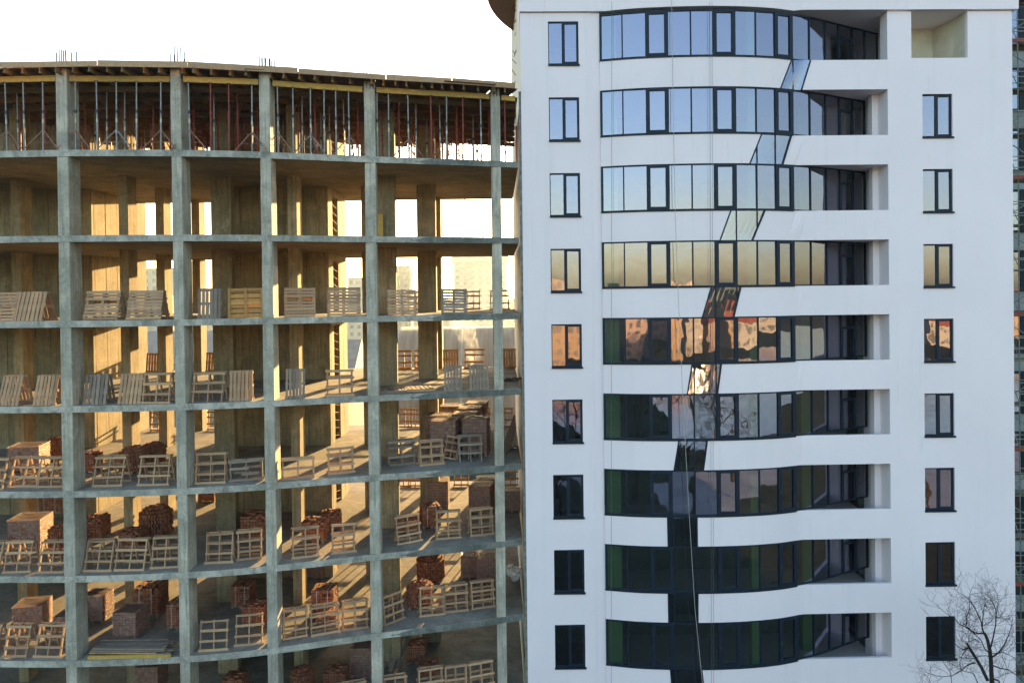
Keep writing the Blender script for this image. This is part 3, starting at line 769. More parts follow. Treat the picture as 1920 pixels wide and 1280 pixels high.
MN = {'p': 'pale', 'g': 'weathered', 'o': 'orange backlit'}
cnts = {}
def put_pallet(k, x0, x1, kind, mk='p', yb=None, H=1.12, partner=True, yaw=0, lean_=17, Y=None, tilt=0, W=None, where='at the slab edge'):
    z = SZ(k)
    xc = (x0 + x1) / 2
    if Y is not None: p = at_y(xc, 555, Y); p = Vector((p.x, Y, z)); 
    elif yb is not None and k >= 5: p = on_z(xc, yb, z); p.y = max(p.y, edge(p.x) + .12)
    else:
        xh = lean(xc, {2: 440, 3: 597, 4: 755, 5: 910, 6: 1070, 7: 1235, 8: 1395}[k]); X = edge_X(xh, .22); p = Vector((X, edge(X) + .22, z))
    if Y is not None:
        yy = 555 + (CAM_Z - z) * FPX / Y; X = (lean(xc, yy) - 960) / FPX * Y; p = Vector((X, Y, z))
    w_ = W or (x1 - x0) / FPX * p.y * 1.0
    o = get_pallet(kind, mk, w_, H)
    a = (edge_ang(p.x) if Y is None else 0) + yaw + random.uniform(-.05, .05); lean_ += random.uniform(-1.5, 2); tilt += random.uniform(-1.2, 1.2)
    base = Matrix.Rotation(a, 4, 'Z')
    o.location = p
    o.rotation_euler = (base @ Matrix.Rotation(R(tilt), 4, 'Y') @ Matrix.Rotation(R(-lean_), 4, 'X')).to_euler()
    cnts[(k, where)] = cnts.get((k, where), 0) + 1
    lab = '%s %s %s, %s from left, %s storey down' % (MN[mk], KN[kind].replace('pallet', 'pallet', 1), where, ORD[cnts[(k, where)] - 1], FL[k])
    tag(o, ' '.join(lab.split()), 'pallet', 'wooden pallets standing on the storeys')
    if partner:
        d = base @ Vector((0, 2 * sin(R(lean_)) * H + .16, 0))
        q = get_pallet(kind, mk, w_, H)
        q.location = p + d; q.rotation_euler = (base @ Matrix.Rotation(R(180), 4, 'Z') @ Matrix.Rotation(R(-lean_), 4, 'X')).to_euler()
        tag(q, 'rear half of pallet pair %s, %s from left, %s storey' % (where, ORD[cnts[(k, where)] - 1], FL[k]), 'pallet', 'wooden pallets standing on the storeys')
pp = put_pallet
# third storey down
pp(3, -32, 26, 'slatH'); pp(3, 22, 80, 'slatV'); pp(3, 157, 218, 'slatH'); pp(3, 238, 299, 'slatH'); pp(3, 373, 412, 'slatV', 'g', W=.82, lean_=6, partner=False)
pp(3, 431, 491, 'back', 'o', lean_=6, partner=False); pp(3, 535, 592, 'slatH', lean_=9); pp(3, 616, 675, 'slatH', lean_=5)
pp(3, 728, 782, 'slatH', 'p', lean_=7, H=1.02, partner=False); pp(3, 828, 876, 'slatH', 'g', lean_=7, H=1.02, partner=False)
for a, b in ((775, 790), (878, 899), (915, 959)): pp(3, a, b, 'grid', 'o', Y=39.3, H=.98, lean_=6, partner=False, where='at the far edge', W=1.05 if a != 878 else .7)
# fourth
pp(4, -6, 34, 'slatV'); pp(4, 62, 102, 'slatV'); pp(4, 157, 197, 'slatV', 'g'); pp(4, 220, 263, 'slatV'); pp(4, 264, 319, 'grid'); pp(4, 361, 416, 'grid3')
pp(4, 432, 471, 'slatV', 'p', lean_=7); pp(4, 535, 573, 'slatV', 'g', lean_=5, partner=False); pp(4, 612, 664, 'grid', lean_=4, H=1.02)
pp(4, 833, 867, 'slatV', 'g', lean_=5, H=.98, partner=False); pp(4, 881, 918, 'slatV', 'g', lean_=4, H=1.05, partner=False)
for a, b, kd in ((277, 298, 'slatV'), (390, 410, 'slatV'), (745, 769, 'grid'), (784, 800, 'grid'), (833, 858, 'slatV'), (871, 908, 'grid'), (945, 962, 'slatV')):
    pp(4, a, b, kd, 'o', Y=39.2, H=1.02, lean_=7, partner=(kd == 'grid'), where='at the far edge', W=.75 if b - a < 30 else 1.05)
# fifth
pp(5, -48, 5, 'grid'); pp(5, 14, 69, 'grid', yb=913); pp(5, 67, 121, 'grid', yb=914); pp(5, 172, 228, 'grid', yb=913); pp(5, 257, 315, 'grid', yb=910.5)
pp(5, 366, 422, 'grid', yb=906.5, lean_=9); pp(5, 432, 492, 'broken', 'g', yb=902, H=.80, lean_=5); pp(5, 529, 590, 'low', 'p', yb=898, H=.80, lean_=5)
pp(5, 615, 665, 'grid', 'p', yb=888, H=1.05, lean_=4); pp(5, 730, 780, 'grid', 'g', yb=872, H=1.05, lean_=8, yaw=.12); pp(5, 789, 832, 'grid', yb=872, H=1.05, lean_=9, W=.95, yaw=.15)
pp(5, 830, 856, 'grid', yb=862, H=1.05, lean_=10, W=.6, tilt=14, partner=False); pp(5, 861, 905, 'grid3', 'g', yb=866, H=1.1, lean_=11, W=.95)
for a, b in ((289, 303), (397, 409), (745, 773), (770, 788), (840, 870), (890, 920), (935, 960)): pp(5, a, b, 'grid', 'o', Y=39.2, H=1.0, lean_=6, partner=False, where='at the far edge', W=.85)
# sixth
pp(6, -53, -2, 'grid'); pp(6, 2, 57, 'grid', yb=1074); pp(6, 68, 122, 'grid', yb=1074); pp(6, 154, 209, 'grid', yb=1072); pp(6, 213, 270, 'grid', yb=1070); pp(6, 282, 335, 'grid', yb=1065)
pp(6, 386, 435, 'grid', yb=1056, lean_=8); pp(6, 445, 491, 'grid', yb=1050, lean_=8); pp(6, 548, 599, 'grid', yb=1045, lean_=8); pp(6, 622, 668, 'grid', yb=1037, lean_=6)
pp(6, 744, 793, 'grid', yb=1018, lean_=10, yaw=.1, tilt=-4); pp(6, 818, 865, 'grid', yb=1010, lean_=8); pp(6, 881, 928, 'grid', yb=1004, lean_=8)
for a, b in ((745, 768), (768, 790), (850, 880), (945, 970)): pp(6, a, b, 'grid', 'o', Y=39.2, H=1.0, lean_=6, partner=False, where='at the far edge', W=.85)
# seventh
pp(7, -52, -6, 'grid'); pp(7, 6, 48, 'grid', yb=1233, W=.9); pp(7, 64, 112, 'grid', yb=1232, W=.98); pp(7, 375, 425, 'grid', yb=1220, lean_=8, partner=False); pp(7, 440, 493, 'grid', yb=1209, lean_=8, partner=False)
pp(7, 531, 578, 'grid', yb=1197, lean_=6); pp(7, 584, 637, 'grid', yb=1189, lean_=6); pp(7, 641, 692, 'grid', yb=1180, lean_=6)
pp(7, 722, 758, 'grid', yb=1166, lean_=8, yaw=.55, W=.95); pp(7, 789, 832, 'grid', yb=1154, lean_=8, W=.95); pp(7, 833, 879, 'grid', yb=1147, lean_=8); pp(7, 883, 930, 'grid', yb=1140, lean_=8)
for a, b in ((700, 735), (745, 780), (850, 885), (900, 935)): pp(7, a, b, 'grid', 'o', Y=39.2, H=1.0, lean_=6, partner=False, where='at the far edge', W=.95)  # hidden from view, added to throw streaky shadows across this floor
# lowest
for a, b in ((542, 590), (592, 640), (642, 690), (722, 766), (787, 836), (836, 880), (882, 932)): pp(8, a, b, 'grid', lean_=10, H=1.12 + (.1 if a > 780 else 0))
# two pallets lying flat
for i, (x, y) in enumerate(((738, 724), (787, 720))):
    o = get_pallet('slatV', 'g' if i == 0 else 'p', 1.2, 1.1); p = at_y(x, y, 30.0); o.location = (p.x, edge(p.x) + (.35 if i == 0 else .6), SZ(4) + .09)
    o.rotation_euler = (R(-90), 0, .25); tag(o, 'pallet lying flat on the floor near the fifth column, %s one, fourth storey' % ('left darker' if i == 0 else 'right paler'), 'pallet', 'wooden pallets standing on the storeys')
print('pallets', len(bpy.data.objects))

# ------------------------------------------------------------------ brick stacks
def brick_col(rn):
    b = rn.choice(((.30, .12, .065), (.27, .105, .06), (.32, .135, .075), (.25, .10, .06), (.34, .16, .095))); f = rn.uniform(.85, 1.1)
    return tuple(c * f for c in b)
def make_bricks(kind, seed):
    rn = random.Random(seed); mb = MB(); W, D = 1.0, 1.0
    if kind == 'round':                                       # untidy rounded heap of bricks on end
        for li in range(8):
            z = li * .125; rad = (.54 - (max(0, li - 6) * .10) - .02 * (li % 2)); n = int(2 * pi * rad / .09)
            for i in range(n):
                a = 2 * pi * i / n + rn.uniform(-.02, .02); r = rad + rn.uniform(-.03, .02)
                M = Matrix.Translation((cos(a) * r, sin(a) * r, z + .06)) @ Matrix.Rotation(a + rn.uniform(-.1, .1), 4, 'Z') @ Matrix.Rotation(rn.uniform(-.06, .06), 4, 'Y')
                mb.box(-.12, .12, -.037, .037, -.055, .055, M, col=brick_col(rn))
        for i in range(40):
            M = Matrix.Translation((rn.uniform(-.3, .3), rn.uniform(-.3, .3), 1.0 + rn.uniform(-.03, .08))) @ Matrix.Rotation(rn.uniform(0, 3), 4, 'Z') @ Matrix.Rotation(rn.uniform(-.5, .5), 4, 'X')
            mb.box(-.12, .12, -.06, .06, -.035, .035, M, col=brick_col(rn))
        mb.box(-.3, .3, -.3, .3, 0, .95, col=(.1, .04, .03))
    else:
        nl = {'tall': 9, 'low': 5, 'heap': 7}[kind]
        for li in range(nl):
            z = li * .122; off = rn.uniform(-.012, .012)
            for side in range(4):
                n = 8
                for i in range(n):
                    if li >= nl - 2 and rn.random() < .18: continue
                    u = -.5 + (i + .5) / n; q = rn.uniform(-.012, .018)
                    M = Matrix.Rotation(side * pi / 2, 4, 'Z') @ Matrix.Translation((u + off, -.5 + .06 - q, z + .06)) @ Matrix.Rotation(rn.uniform(-.04, .04), 4, 'Z')
                    mb.box(-.053, .053, -.07, .07, -.052, .052, M, col=brick_col(rn))
        top = nl * .122
        mb.box(-.42, .42, -.42, .42, 0, top - .1, col=(.12, .045, .03))
        for i in range(36 if kind == 'heap' else 22):
            M = Matrix.Translation((rn.uniform(-.4, .4), rn.uniform(-.4, .4), top - .06 + rn.uniform(0, .14 if kind == 'heap' else .05))) @ Matrix.Rotation(rn.choice((0, pi / 2)) + rn.uniform(-.3, .3), 4, 'Z') @ Matrix.Rotation(rn.uniform(-.25, .25), 4, 'X')
            mb.box(-.12, .12, -.06, .06, -.035, .035, M, col=brick_col(rn))
    return mb.mesh('bricks', BRICK)
def make_wrapped(seed):
    """straight block of bricks seen as courses"""
    rn = random.Random(seed); mb = MB()
    nl = 10
    for li in range(nl):
        for side in range(4):
            for i in range(7):
                u = -.5 + (i + .5) / 7; M = Matrix.Rotation(side * pi / 2, 4, 'Z') @ Matrix.Translation((u, -.5 + .05 - rn.uniform(0, .006), li * .105 + .05))
                c = brick_col(rn); c = tuple(a * .8 for a in c)
                mb.box(-.064, .064, -.05, .05, -.044, .044, M, col=c)
    mb.box(-.46, .46, -.46, .46, 0, nl * .105 - .02, col=(.09, .035, .025))
    return mb.mesh('bricks', BRICK)
def film_mesh(seed, H=1.05, top=True, torn=False):
    rn = random.Random(seed); mb = MB(); n = 8; m_ = 10; vs = []; q = .515
    per = []
    for s_ in range(4):
        for i in range(n): per.append((s_, -q + 2 * q * i / n))
    for j in range(m_ + 1):
        z = .02 + (H + .01) * j / m_
        for s_, u in per:
            p = Matrix.Rotation(s_ * pi / 2, 3, 'Z') @ Vector((u, -q, z)); nz = noise.noise(Vector((p.x * 3, p.y * 3, z * 4 + seed)))
            p.x *= 1 + .035 * nz; p.y *= 1 + .035 * nz; vs.append(p)
    k = len(per); fs = []
    for j in range(m_):
        for i in range(k):
            fs.append((j * k + i, j * k + (i + 1) % k, (j + 1) * k + (i + 1) % k, (j + 1) * k + i))
    if top:
        b = len(vs); g_ = 6
        for a in range(g_ + 1):
            for c in range(g_ + 1):
                x = -q + 2 * q * a / g_; y = -q + 2 * q * c / g_
                vs.append(Vector((x, y, H + .03 + .05 * noise.noise(Vector((x * 4 + seed, y * 4, 0))))))
        for a in range(g_):
            for c in range(g_):
                i = b + a * (g_ + 1) + c; fs.append((i, i + g_ + 1, i + g_ + 2, i + 1))
    mb.add(vs, fs); return mb.mesh('film', FILM2 if torn else FILM)
BM = {('round', i): make_bricks('round', i) for i in range(2)}
BM.update({(kd, i): make_bricks(kd, 10 + i) for kd in ('tall', 'low', 'heap') for i in range(2)})
WM = [make_wrapped(50 + i) for i in range(2)]; FM = [film_mesh(3 * i, torn=False) for i in range(3)]; FMT = film_mesh(77, torn=True)
base_mb = MB()
for x in (-.45, 0, .45): base_mb.box(x - .05, x + .05, -.5, .5, -.12, -.025)
for i in range(6): base_mb.box(-.5, .5, -.5 + i * .175, -.4 + i * .175, -.025, -.003)
BASE = base_mb.mesh('base_pallet', W_GREY)
STRAP = MB()
for x in (-.25, .25):
    STRAP.box(x - .01, x + .01, -.53, -.525, 0, 1.1); STRAP.box(x - .01, x + .01, -.525, .52, 1.10, 1.105)
STRAPM = STRAP.mesh('strap', m_plain('white_strap', (.55, .55, .55), .5))
BLACKTOP = m_plain('block_red_brick', (.2, .07, .05), .5)
bn = {}
BN = {'round': 'rounded loose brick stack', 'tall': 'square strapped brick stack', 'low': 'low brick stack', 'heap': 'untidy brick stack', 'wrap': 'film wrapped brick block', 'torn': 'brick stack in shiny film'}
def stack(k, x0, x1, yb, kind, s=None, h=1.0, rz=0.0, Y=None):
    z = SZ(k); xc = (x0 + x1) / 2
    if Y is None: p = on_z(xc, yb, z)
    else:
        yy = 555 + (CAM_Z - z) * FPX / Y; p = Vector(((lean(xc, yy) - 960) / FPX * Y, Y, z))
    wd = (x1 - x0) / FPX * p.y
    s = s or min(1.15, max(.75, wd / 1.12))
    b = bay_of(p.x)
    key = (k, b); bn[key] = bn.get(key, 0) + 1
    lab = '%s, %s %s, %s storey' % (BN[kind], ORD[bn[key] - 1], BAY[b].replace('front ', ''), FL[k])
    e = empty('brick_stack', p + Vector((0, s * .45, .12 * s)), rz, lab, 'brick stack', 'brick stacks on the storeys')
    e.scale = (s, s, s * h)
    i = (int(x0) + k) % 2
    if kind in ('wrap', 'torn'): me = WM[i]
    else: me = BM[(kind, i)]
    o = link('bricks', me, e); tag(o, kind='stuff')
    link('base_pallet', BASE, e)
    if kind == 'wrap': link('film', FM[(int(x0) + k) % 3], e)
    if kind == 'torn': link('film', FMT, e)
    if kind == 'tall': link('strap', STRAPM, e)
    return e
# fifth storey floor
stack(5, 12, 70, 887, 'torn', rz=.2, h=.8); stack(5, 83, 118, 862, 'round'); stack(5, 221, 264, 888, 'round', h=1.05); stack(5, 262, 299, 872, 'round', h=.95); stack(5, 150, 168, 887, 'heap')
stack(5, 577, 607, 826, 'tall', rz=.05)
for (a, b, Yb) in ((813, 856, 31.9), (868, 918, 32.2), (800, 842, 33.6), (850, 893, 33.9), (860, 902, 35.6), (877, 912, 37.3), (824, 868, 36.4)): stack(5, a, b, 0, 'wrap', Y=Yb, s=1.02 if Yb < 33 else 1.0, h=1.32, rz=-.12)
# sixth
stack(6, 12, 74, 1030, 'torn', rz=.15, h=.85); stack(6, 93, 122, 1030, 'round'); stack(6, 150, 192, 1012, 'heap', h=1.1); stack(6, 222, 262, 1032, 'heap'); stack(6, 258, 309, 1008, 'round'); stack(6, 72, 118, 963, 'tall')
stack(6, 370, 404, 941, 'low'); stack(6, 450, 500, 1010, 'heap'); stack(6, 581, 622, 950, 'tall'); stack(6, 564, 610, 1018, 'heap', h=1.0); stack(6, 606, 632, 995, 'heap', rz=.3)
stack(6, 744, 783, 1000, 'heap', h=.8); stack(6, 786, 824, 990, 'tall', rz=.3); stack(6, 800, 843, 956, 'wrap', h=1.25); stack(6, 880, 926, 965, 'wrap', h=1.15, rz=-.2); stack(6, 892, 930, 945, 'wrap', h=1.2); stack(6, 945, 975, 960, 'wrap', h=1.1)
# seventh
stack(7, 20, 76, 1185, 'torn', rz=.2, h=.82); stack(7, 98, 140, 1195, 'wrap', h=.9); stack(7, 150, 196, 1166, 'torn', h=1.05); stack(7, 211, 262, 1200, 'wrap', rz=-.1, h=1.0); stack(7, 249, 300, 1157, 'tall'); stack(7, 314, 350, 1180, 'tall', h=1.1)
stack(7, 452, 497, 1175, 'heap'); stack(7, 440, 462, 1140, 'tall'); stack(7, 582, 628, 1158, 'tall', h=1.05); stack(7, 585, 625, 1182, 'low', rz=.4); stack(7, 575, 605, 1085, 'wrap')
stack(7, 783, 829, 1092, 'round'); stack(7, 764, 808, 1142, 'round', h=1.0); stack(7, 893, 934, 1095, 'wrap', h=1.15); stack(7, 868, 892, 1085, 'wrap', h=1.2)
# lowest
stack(8, 605, 650, 1300, 'heap'); stack(8, 656, 700, 1272, 'wrap', h=1.3); stack(8, 765, 796, 1245, 'heap', h=1.15); stack(8, 251, 300, 1300, 'wrap'); stack(8, 415, 458, 1310, 'heap'); stack(8, 790, 815, 1270, 'low'); stack(8, 545, 580, 1300, 'round')
for i, (px, ya_) in enumerate(((872, 39.9), (906, 39.9))):
    X = (lean(px, 430) - 960) / FPX * ya_
    tag(MB().tube((X, ya_, SZ(2)), (X, ya_, SZ(1) - .23), .018, n=6).build('thin_pole', DARKM), 'thin dark pole standing at the far edge of second storey, %s one' % ('left' if i == 0 else 'right'), 'pole')
tag(MB().box(-5.55, -5.33, 31.95, 32.0, SZ(2), SZ(2) + 1.15).build('yellow_board', W_YEL), 'yellow board leaning on the wide inner column on the second storey', 'board')
print('bricks', len(bpy.data.objects))

# ------------------------------------------------------------------ timber lying and leaning about
def plank_pile(p, rz, n, Ln, label, cat='timber pile', m=W_GREY, spread=.5, lean_=0):
    e = empty('timber_pile', p, rz, label, cat)
    if lean_: e.rotation_euler = (lean_, 0, rz)
    for i in range(n):
        lay = i // 4
        w_ = random.uniform(.1, .22); o = MB().box(-Ln / 2, Ln / 2 * random.uniform(.7, 1), -w_ / 2, w_ / 2, 0, .035).build('plank', m if random.random() < .75 else W_PAL, e)
        o.location = (random.uniform(-.15, .15), (i % 4 - 1.5) * spread * .55 + random.uniform(-.05, .05), lay * .038 + .002); o.rotation_euler = (0, 0, random.uniform(-.09, .09))
    return e
p = on_z(250, 1228, SZ(7))
e = plank_pile(p + Vector((0, .3, .12)), .03, 17, 2.75, 'pile of grey boards lying at the edge of the seventh storey')
o = MB().box(-1.5, 1.4, -.04, .04, -.12, 0).build('bearer', W_YEL, e); o.location = (0, -.5, 0)
o = MB().box(-1.4, 1.35, -.04, .04, -.12, 0).build('bearer', W_PAL, e); o.location = (0, .35, 0)
for (k, px, Y, n) in ((5, 958, 31.9, 7),):
    yy = 555 + (CAM_Z - SZ(k)) * FPX / Y
    e = empty('leaning_boards', ((lean(px, yy) - 960) / FPX * Y, Y, SZ(k)), 0, 'dark boards leaning on the tower side wall, %s storey down' % FL[k], 'boards')
    for i in range(n):
        MB().tube((-.45 + .06 * i, .12 * i, .02), (.18 + .01 * i, .18 * i, 1.75 - .12 * i), .035, n=4).build('board', W_GREY if i % 2 else W_PLY, e)
e = plank_pile(on_z(738, 1262, SZ(8)) + Vector((0, 1.0, .8)), R(72), 8, 2.4, 'grey boards leaning beside the brick stack on the lowest storey', lean_=0)
e.rotation_euler = (0, R(-32), R(72))
for (k, px, yb, lab) in ((4, 975, 0, 'small dark debris on the fourth storey floor near the tower'), (5, 966, 0, 'small dark debris on the fifth storey floor near the tower')):
    Y = 33.5; yy = 555 + (CAM_Z - SZ(k)) * FPX / Y
    mb = MB()
    for i in range(9):
        M = Matrix.Translation((random.uniform(-.5, .3), random.uniform(-.4, .5), .04)) @ Matrix.Rotation(random.uniform(0, 3), 4, 'Z') @ Matrix.Rotation(.2, 4, 'Y')
        mb.box(-.2, .2, -.05, .05, -.02, .02, M)
    tag(mb.build('debris', DARKM, None, ((lean(px, yy) - 960) / FPX * Y - .2, Y, SZ(k) + .02)), lab, 'debris')
# white bundle on the seventh storey near the tower
p = on_z(964, 1091, SZ(7)); mb = MB(); rn = random.Random(5)
for i in range(26):
    M = Matrix.Translation((rn.uniform(-.25, .25), rn.uniform(-.1, .3), .08 + .5 * rn.random())) @ Matrix.Rotation(rn.uniform(-.5, .5), 4, 'Y') @ Matrix.Rotation(rn.uniform(-.4, .4), 4, 'Z')
    mb.box(-.12, .12, -.12, .12, -.06, .06, M)
tag(mb.build('white_bundle', m_plain('white_sacks', (.75, .74, .7), .6), None, p + Vector((0, .2, 0))), 'pile of small white packs by the tower on the seventh storey', 'packs')

# ------------------------------------------------------------------ scaffold and wing at the right
wing = empty('rear_wing', (26, 40, 0), label='glazed rear wing behind the scaffold at the right picture edge', cat='building')
def W_(n, mb, m): o = mb.build(n, m, wing); o.location = (-26, -40, 0); return o
W_('wall', MB().box(20.8, 32, 38.2, 50, 0, 40), m_plain('wing_wall', (.30, .33, .34), .8, .1, 1))
for k in range(-1, NF):
    z = wz(k)
    W_('window', MB().box(22.0, 30, 38.10, 38.14, z - 1.9, z), GLASS)
    W_('frame', MB().box(21.9, 30.1, 38.05, 38.2, z, z + .12), FRAME); W_('frame', MB().box(21.9, 30.1, 38.05, 38.2, z - 2.0, z - 1.9), FRAME)
    for x in (22.6, 24.2, 25.2, 26.2, 27.4): W_('mullion', MB().box(x, x + .3, 38.03, 38.1, z - 1.9, z), FRAME)
sc = empty('scaffold', (23.2, 34, 0), label='steel scaffold with plank decks standing right of the white tower', cat='scaffold')
def SC(n, mb, m): o = mb.build(n, m, sc); o.location = (-23.2, -34, 0); return o
GREENS = m_plain('green_grey_steel', (.16, .21, .19), .5, .2, 6)
for x in (21.35, 22.45, 24.4, 26.4):
    for y in (34.0, 35.0): SC('standard', MB().tube((x, y, 0), (x, y, 36), .03, n=6), GREENS)
for i in range(18):
    z = i * 2.0 + .9
    for y in (34.0, 35.0):
        for dz in (0, .5, 1.0): SC('ledger', MB().tube((21.2, y - .04, z + dz), (26.5, y - .04, z + dz + random.uniform(-.05, .05)), .022, n=5), STEEL if dz else GREENS)
    SC('deck_plank', MB().box(21.3, 26.4, 34.05, 34.4, z - .06, z - .01), random.choice((W_GREY, W_PLY))); SC('deck_plank', MB().box(21.3, 26.4, 34.45, 34.95, z - .05, z), W_GREY)
    SC('brace', MB().tube((21.4, 33.94, z) if i % 2 else (24.4, 33.94, z), (24.4, 33.94, z + 2) if i % 2 else (21.4, 33.94, z + 2), .024, n=5), GREENS)
    SC('brace', MB().tube((22.4, 34.0, z + .2), (22.4, 35.0, z + 1.9), .02, n=5), STEEL)
    if i % 3 == 0: SC('toe_board', MB().box(21.3, 26.4, 33.9, 33.93, z, z + .15), RED)

# ------------------------------------------------------------------ bare trees
def tree(name, base, H, seed, label, lean_=(0, 0), group=None, r0=.14, depth=5, spread=.75):
    rn = random.Random(seed); t = empty(name, base, 0, label, 'tree', group)
    tr = MB(); cr = MB()
    def grow(mb, p, d, r, Ln, lv):
        nseg = 4; q = p.copy(); dd = d.copy()
        for i in range(nseg):
            dd = (dd + Vector((rn.uniform(-1, 1), rn.uniform(-1, 1), rn.uniform(-.3, .6))) * .13).normalized()
            q2 = q + dd * (Ln / nseg); ra = r * (1 - .16 * i / 1); rb = r * (1 - .16 * (i + 1))
            mb.tube(q, q2, max(ra, .004), max(rb, .003), 6 if lv < 2 else 4 if lv < 4 else 3, cap=False)
            q = q2
            if lv < depth and (i >= 1 or lv > 0):
                for _ in range(1 if rn.random() < (.75 if lv else .6) else 2):
                    ax = Vector((rn.uniform(-1, 1), rn.uniform(-1, 1), rn.uniform(-.2, .3))).normalized()
                    nd = (dd * .55 + ax * spread).normalized()
                    grow(cr, q, nd, rb * .58, Ln * rn.uniform(.5, .72), lv + 1)
        if lv < depth: grow(cr if lv else mb, q, (dd + Vector((rn.uniform(-.3, .3), rn.uniform(-.3, .3), .2))).normalized(), r * .4, Ln * .6, lv + 1)
    grow(tr, Vector((0, 0, -.1)), Vector((lean_[0], lean_[1], 1)).normalized(), r0, H * .62, 0)
    tr.build('trunk', BARK, t); cr.build('crown', BARK, t); return t
# the tree in front of the tower: trunk drawn from the photo, at its own distance
TY = 26.5
def tp(x, y, dy=0): return at_y(x, y, TY + dy)
t = empty('bare_tree', (tp(1862, 1280).x, TY, 0), 0, 'bare dark tree in front of the lower right tower corner', 'tree')
trm = MB(); crm = MB(); base = Vector(t.location)
def poly(mb, pts, r0, r1, n=6):
    P = [tp(*q) - base for q in pts]
    for i in range(len(P) - 1):
        a = r0 + (r1 - r0) * i / (len(P) - 1); b = r0 + (r1 - r0) * (i + 1) / (len(P) - 1); mb.tube(P[i], P[i + 1], a, b, n, cap=False)
    return P
p0 = tp(1860, 1280) - base
trm.tube((p0.x + .1, 0, -.2), p0, .20, .085, 10, cap=False)
main = [(1860, 1280), (1859, 1262), (1858, 1240), (1856, 1218), (1852, 1200), (1848, 1190), (1845, 1186)]
poly(trm, main, .075, .045, 8)
limbs = [([(1852, 1275), (1840, 1250), (1829, 1232), (1822, 1220), (1817, 1212), (1812, 1204)], .06, .03), 
         ([(1845, 1186), (1834, 1187), (1824, 1184), (1813, 1176), (1806, 1173), (1797, 1168), (1790, 1158), (1775, 1150), (1757, 1135)], .03, .005),
         ([(1845, 1186), (1842, 1178), (1840, 1165), (1834, 1152), (1826, 1135), (1815, 1122), (1803, 1113), (1788, 1104)], .03, .005),
         ([(1842, 1178), (1843, 1155), (1845, 1138), (1849, 1128), (1853, 1126)], .018, .005),
         ([(1858, 1212), (1862, 1195), (1867, 1170), (1868, 1150), (1865, 1135), (1856, 1118), (1850, 1112)], .026, .005),
         ([(1867, 1160), (1870, 1140), (1872, 1125), (1870, 1115)], .012, .004),
         ([(1860, 1231), (1872, 1223), (1882, 1210), (1891, 1190), (1897, 1172), (1899, 1155)], .028, .005),
         ([(1857, 1226), (1846, 1215), (1840, 1200), (1820, 1180), (1806, 1168)], .022, .01),
         ([(1811, 1173), (1813, 1155), (1818, 1140), (1817, 1120), (1821, 1105)], .018, .004),
         ([(1817, 1212), (1806, 1218), (1793, 1208), (1780, 1200), (1772, 1190)], .02, .005),
         ([(1817, 1212), (1805, 1225), (1800, 1240), (1802, 1255)], .015, .005),
         ([(1829, 1242), (1815, 1245), (1800, 1258), (1785, 1266), (1765, 1268), (1740, 1262), (1720, 1246)], .02, .004),
         ([(1858, 1245), (1875, 1252), (1892, 1255), (1910, 1268), (1925, 1285)], .024, .008),
         ([(1858, 1225), (1880, 1222), (1898, 1230), (1915, 1248)], .014, .005),
         ([(1836, 1204), (1828, 1198), (1817, 1203), (1800, 1202)], .012, .005), ([(1862, 1232), (1848, 1228), (1835, 1229), (1815, 1240)], .012, .004),
         ([(1862, 1272), (1872, 1275), (1880, 1290)], .03, .02), ([(1845, 1172), (1858, 1165), (1866, 1155)], .01, .004), ([(1868, 1157), (1885, 1155), (1905, 1152)], .009, .003),
         ([(1838, 1290), (1826, 1262), (1810, 1258), (1795, 1252), (1780, 1240)], .015, .004), ([(1785, 1290), (1783, 1260), (1772, 1244)], .012, .004), ([(1750, 1290), (1738, 1266), (1722, 1252)], .010, .003)]
rn = random.Random(11)
def twig(P, d, Ln, r, lv):
    q = P.copy()
    for i in range(3):
        d = (d + Vector((rn.uniform(-1, 1), rn.uniform(-.8, .8), rn.uniform(-.6, .8))) * .28).normalized(); q2 = q + d * Ln / 3
        crm.tube(q, q2, r * (1 - .25 * i), r * (.75 - .25 * i) + .0012, 3, cap=False); q = q2
        if lv < 3 and rn.random() < .8: twig(q, (d + Vector((rn.uniform(-1, 1), rn.uniform(-1, 1), rn.uniform(-.6, .8))) * .9).normalized(), Ln * .62, r * .65, lv + 1)
for pts, a, b in limbs:
    pts = [(q[0], q[1], rn.uniform(-.1, .1) if i == 0 else .25 * math.sin(i * 1.3 + a * 90)) for i, q in enumerate(pts)]
    P = poly(crm, pts, a, b)
    for i in range(1, len(P)):
        for _ in range(2):
            u = rn.random(); q = P[i - 1].lerp(P[i], u); d = (P[i] - P[i - 1]).normalized()
            twig(q, (d * .5 + Vector((rn.uniform(-1, 1), rn.uniform(-1, 1), rn.uniform(-.5, .9)))).normalized(), rn.uniform(.3, .75), .0065, 0)
trm.build('trunk', BARK, t); crm.build('crown', BARK, t)
# trees across the yard, seen in the lower windows
tpos = [(12, -5, 12.5), (19, -6, 13), (29, -5, 12), (24, -14, 12), (37, -8, 12.5), (5, -7, 12), (-3, -16, 12), (9, -22, 14), (17, -28, 13), (30, -20, 13), (26, -36, 14), (2, -34, 13), (-12, -24, 12), (38, -34, 14)]
proto_t = []
for i, (x, y, h) in enumerate(tpos):
    if i < 3: o = tree('bare_tree', (x, y, 0), h, 30 + i, None, r0=.22, depth=4); proto_t.append(o)
    else: o = copy_tree(proto_t[i % 3]); o.location = (x, y, 0); o.rotation_euler = (0, 0, i * 1.3); s = h / tpos[i % 3][2]; o.scale = (s, s, s)
    tag(o, 'bare tree across the yard, mirrored in the lower tower windows, %s from the left' % ORD[sorted(q[0] for q in tpos).index(x)], 'tree', 'bare trees mirrored in the windows')
print('trees', len(bpy.data.objects))

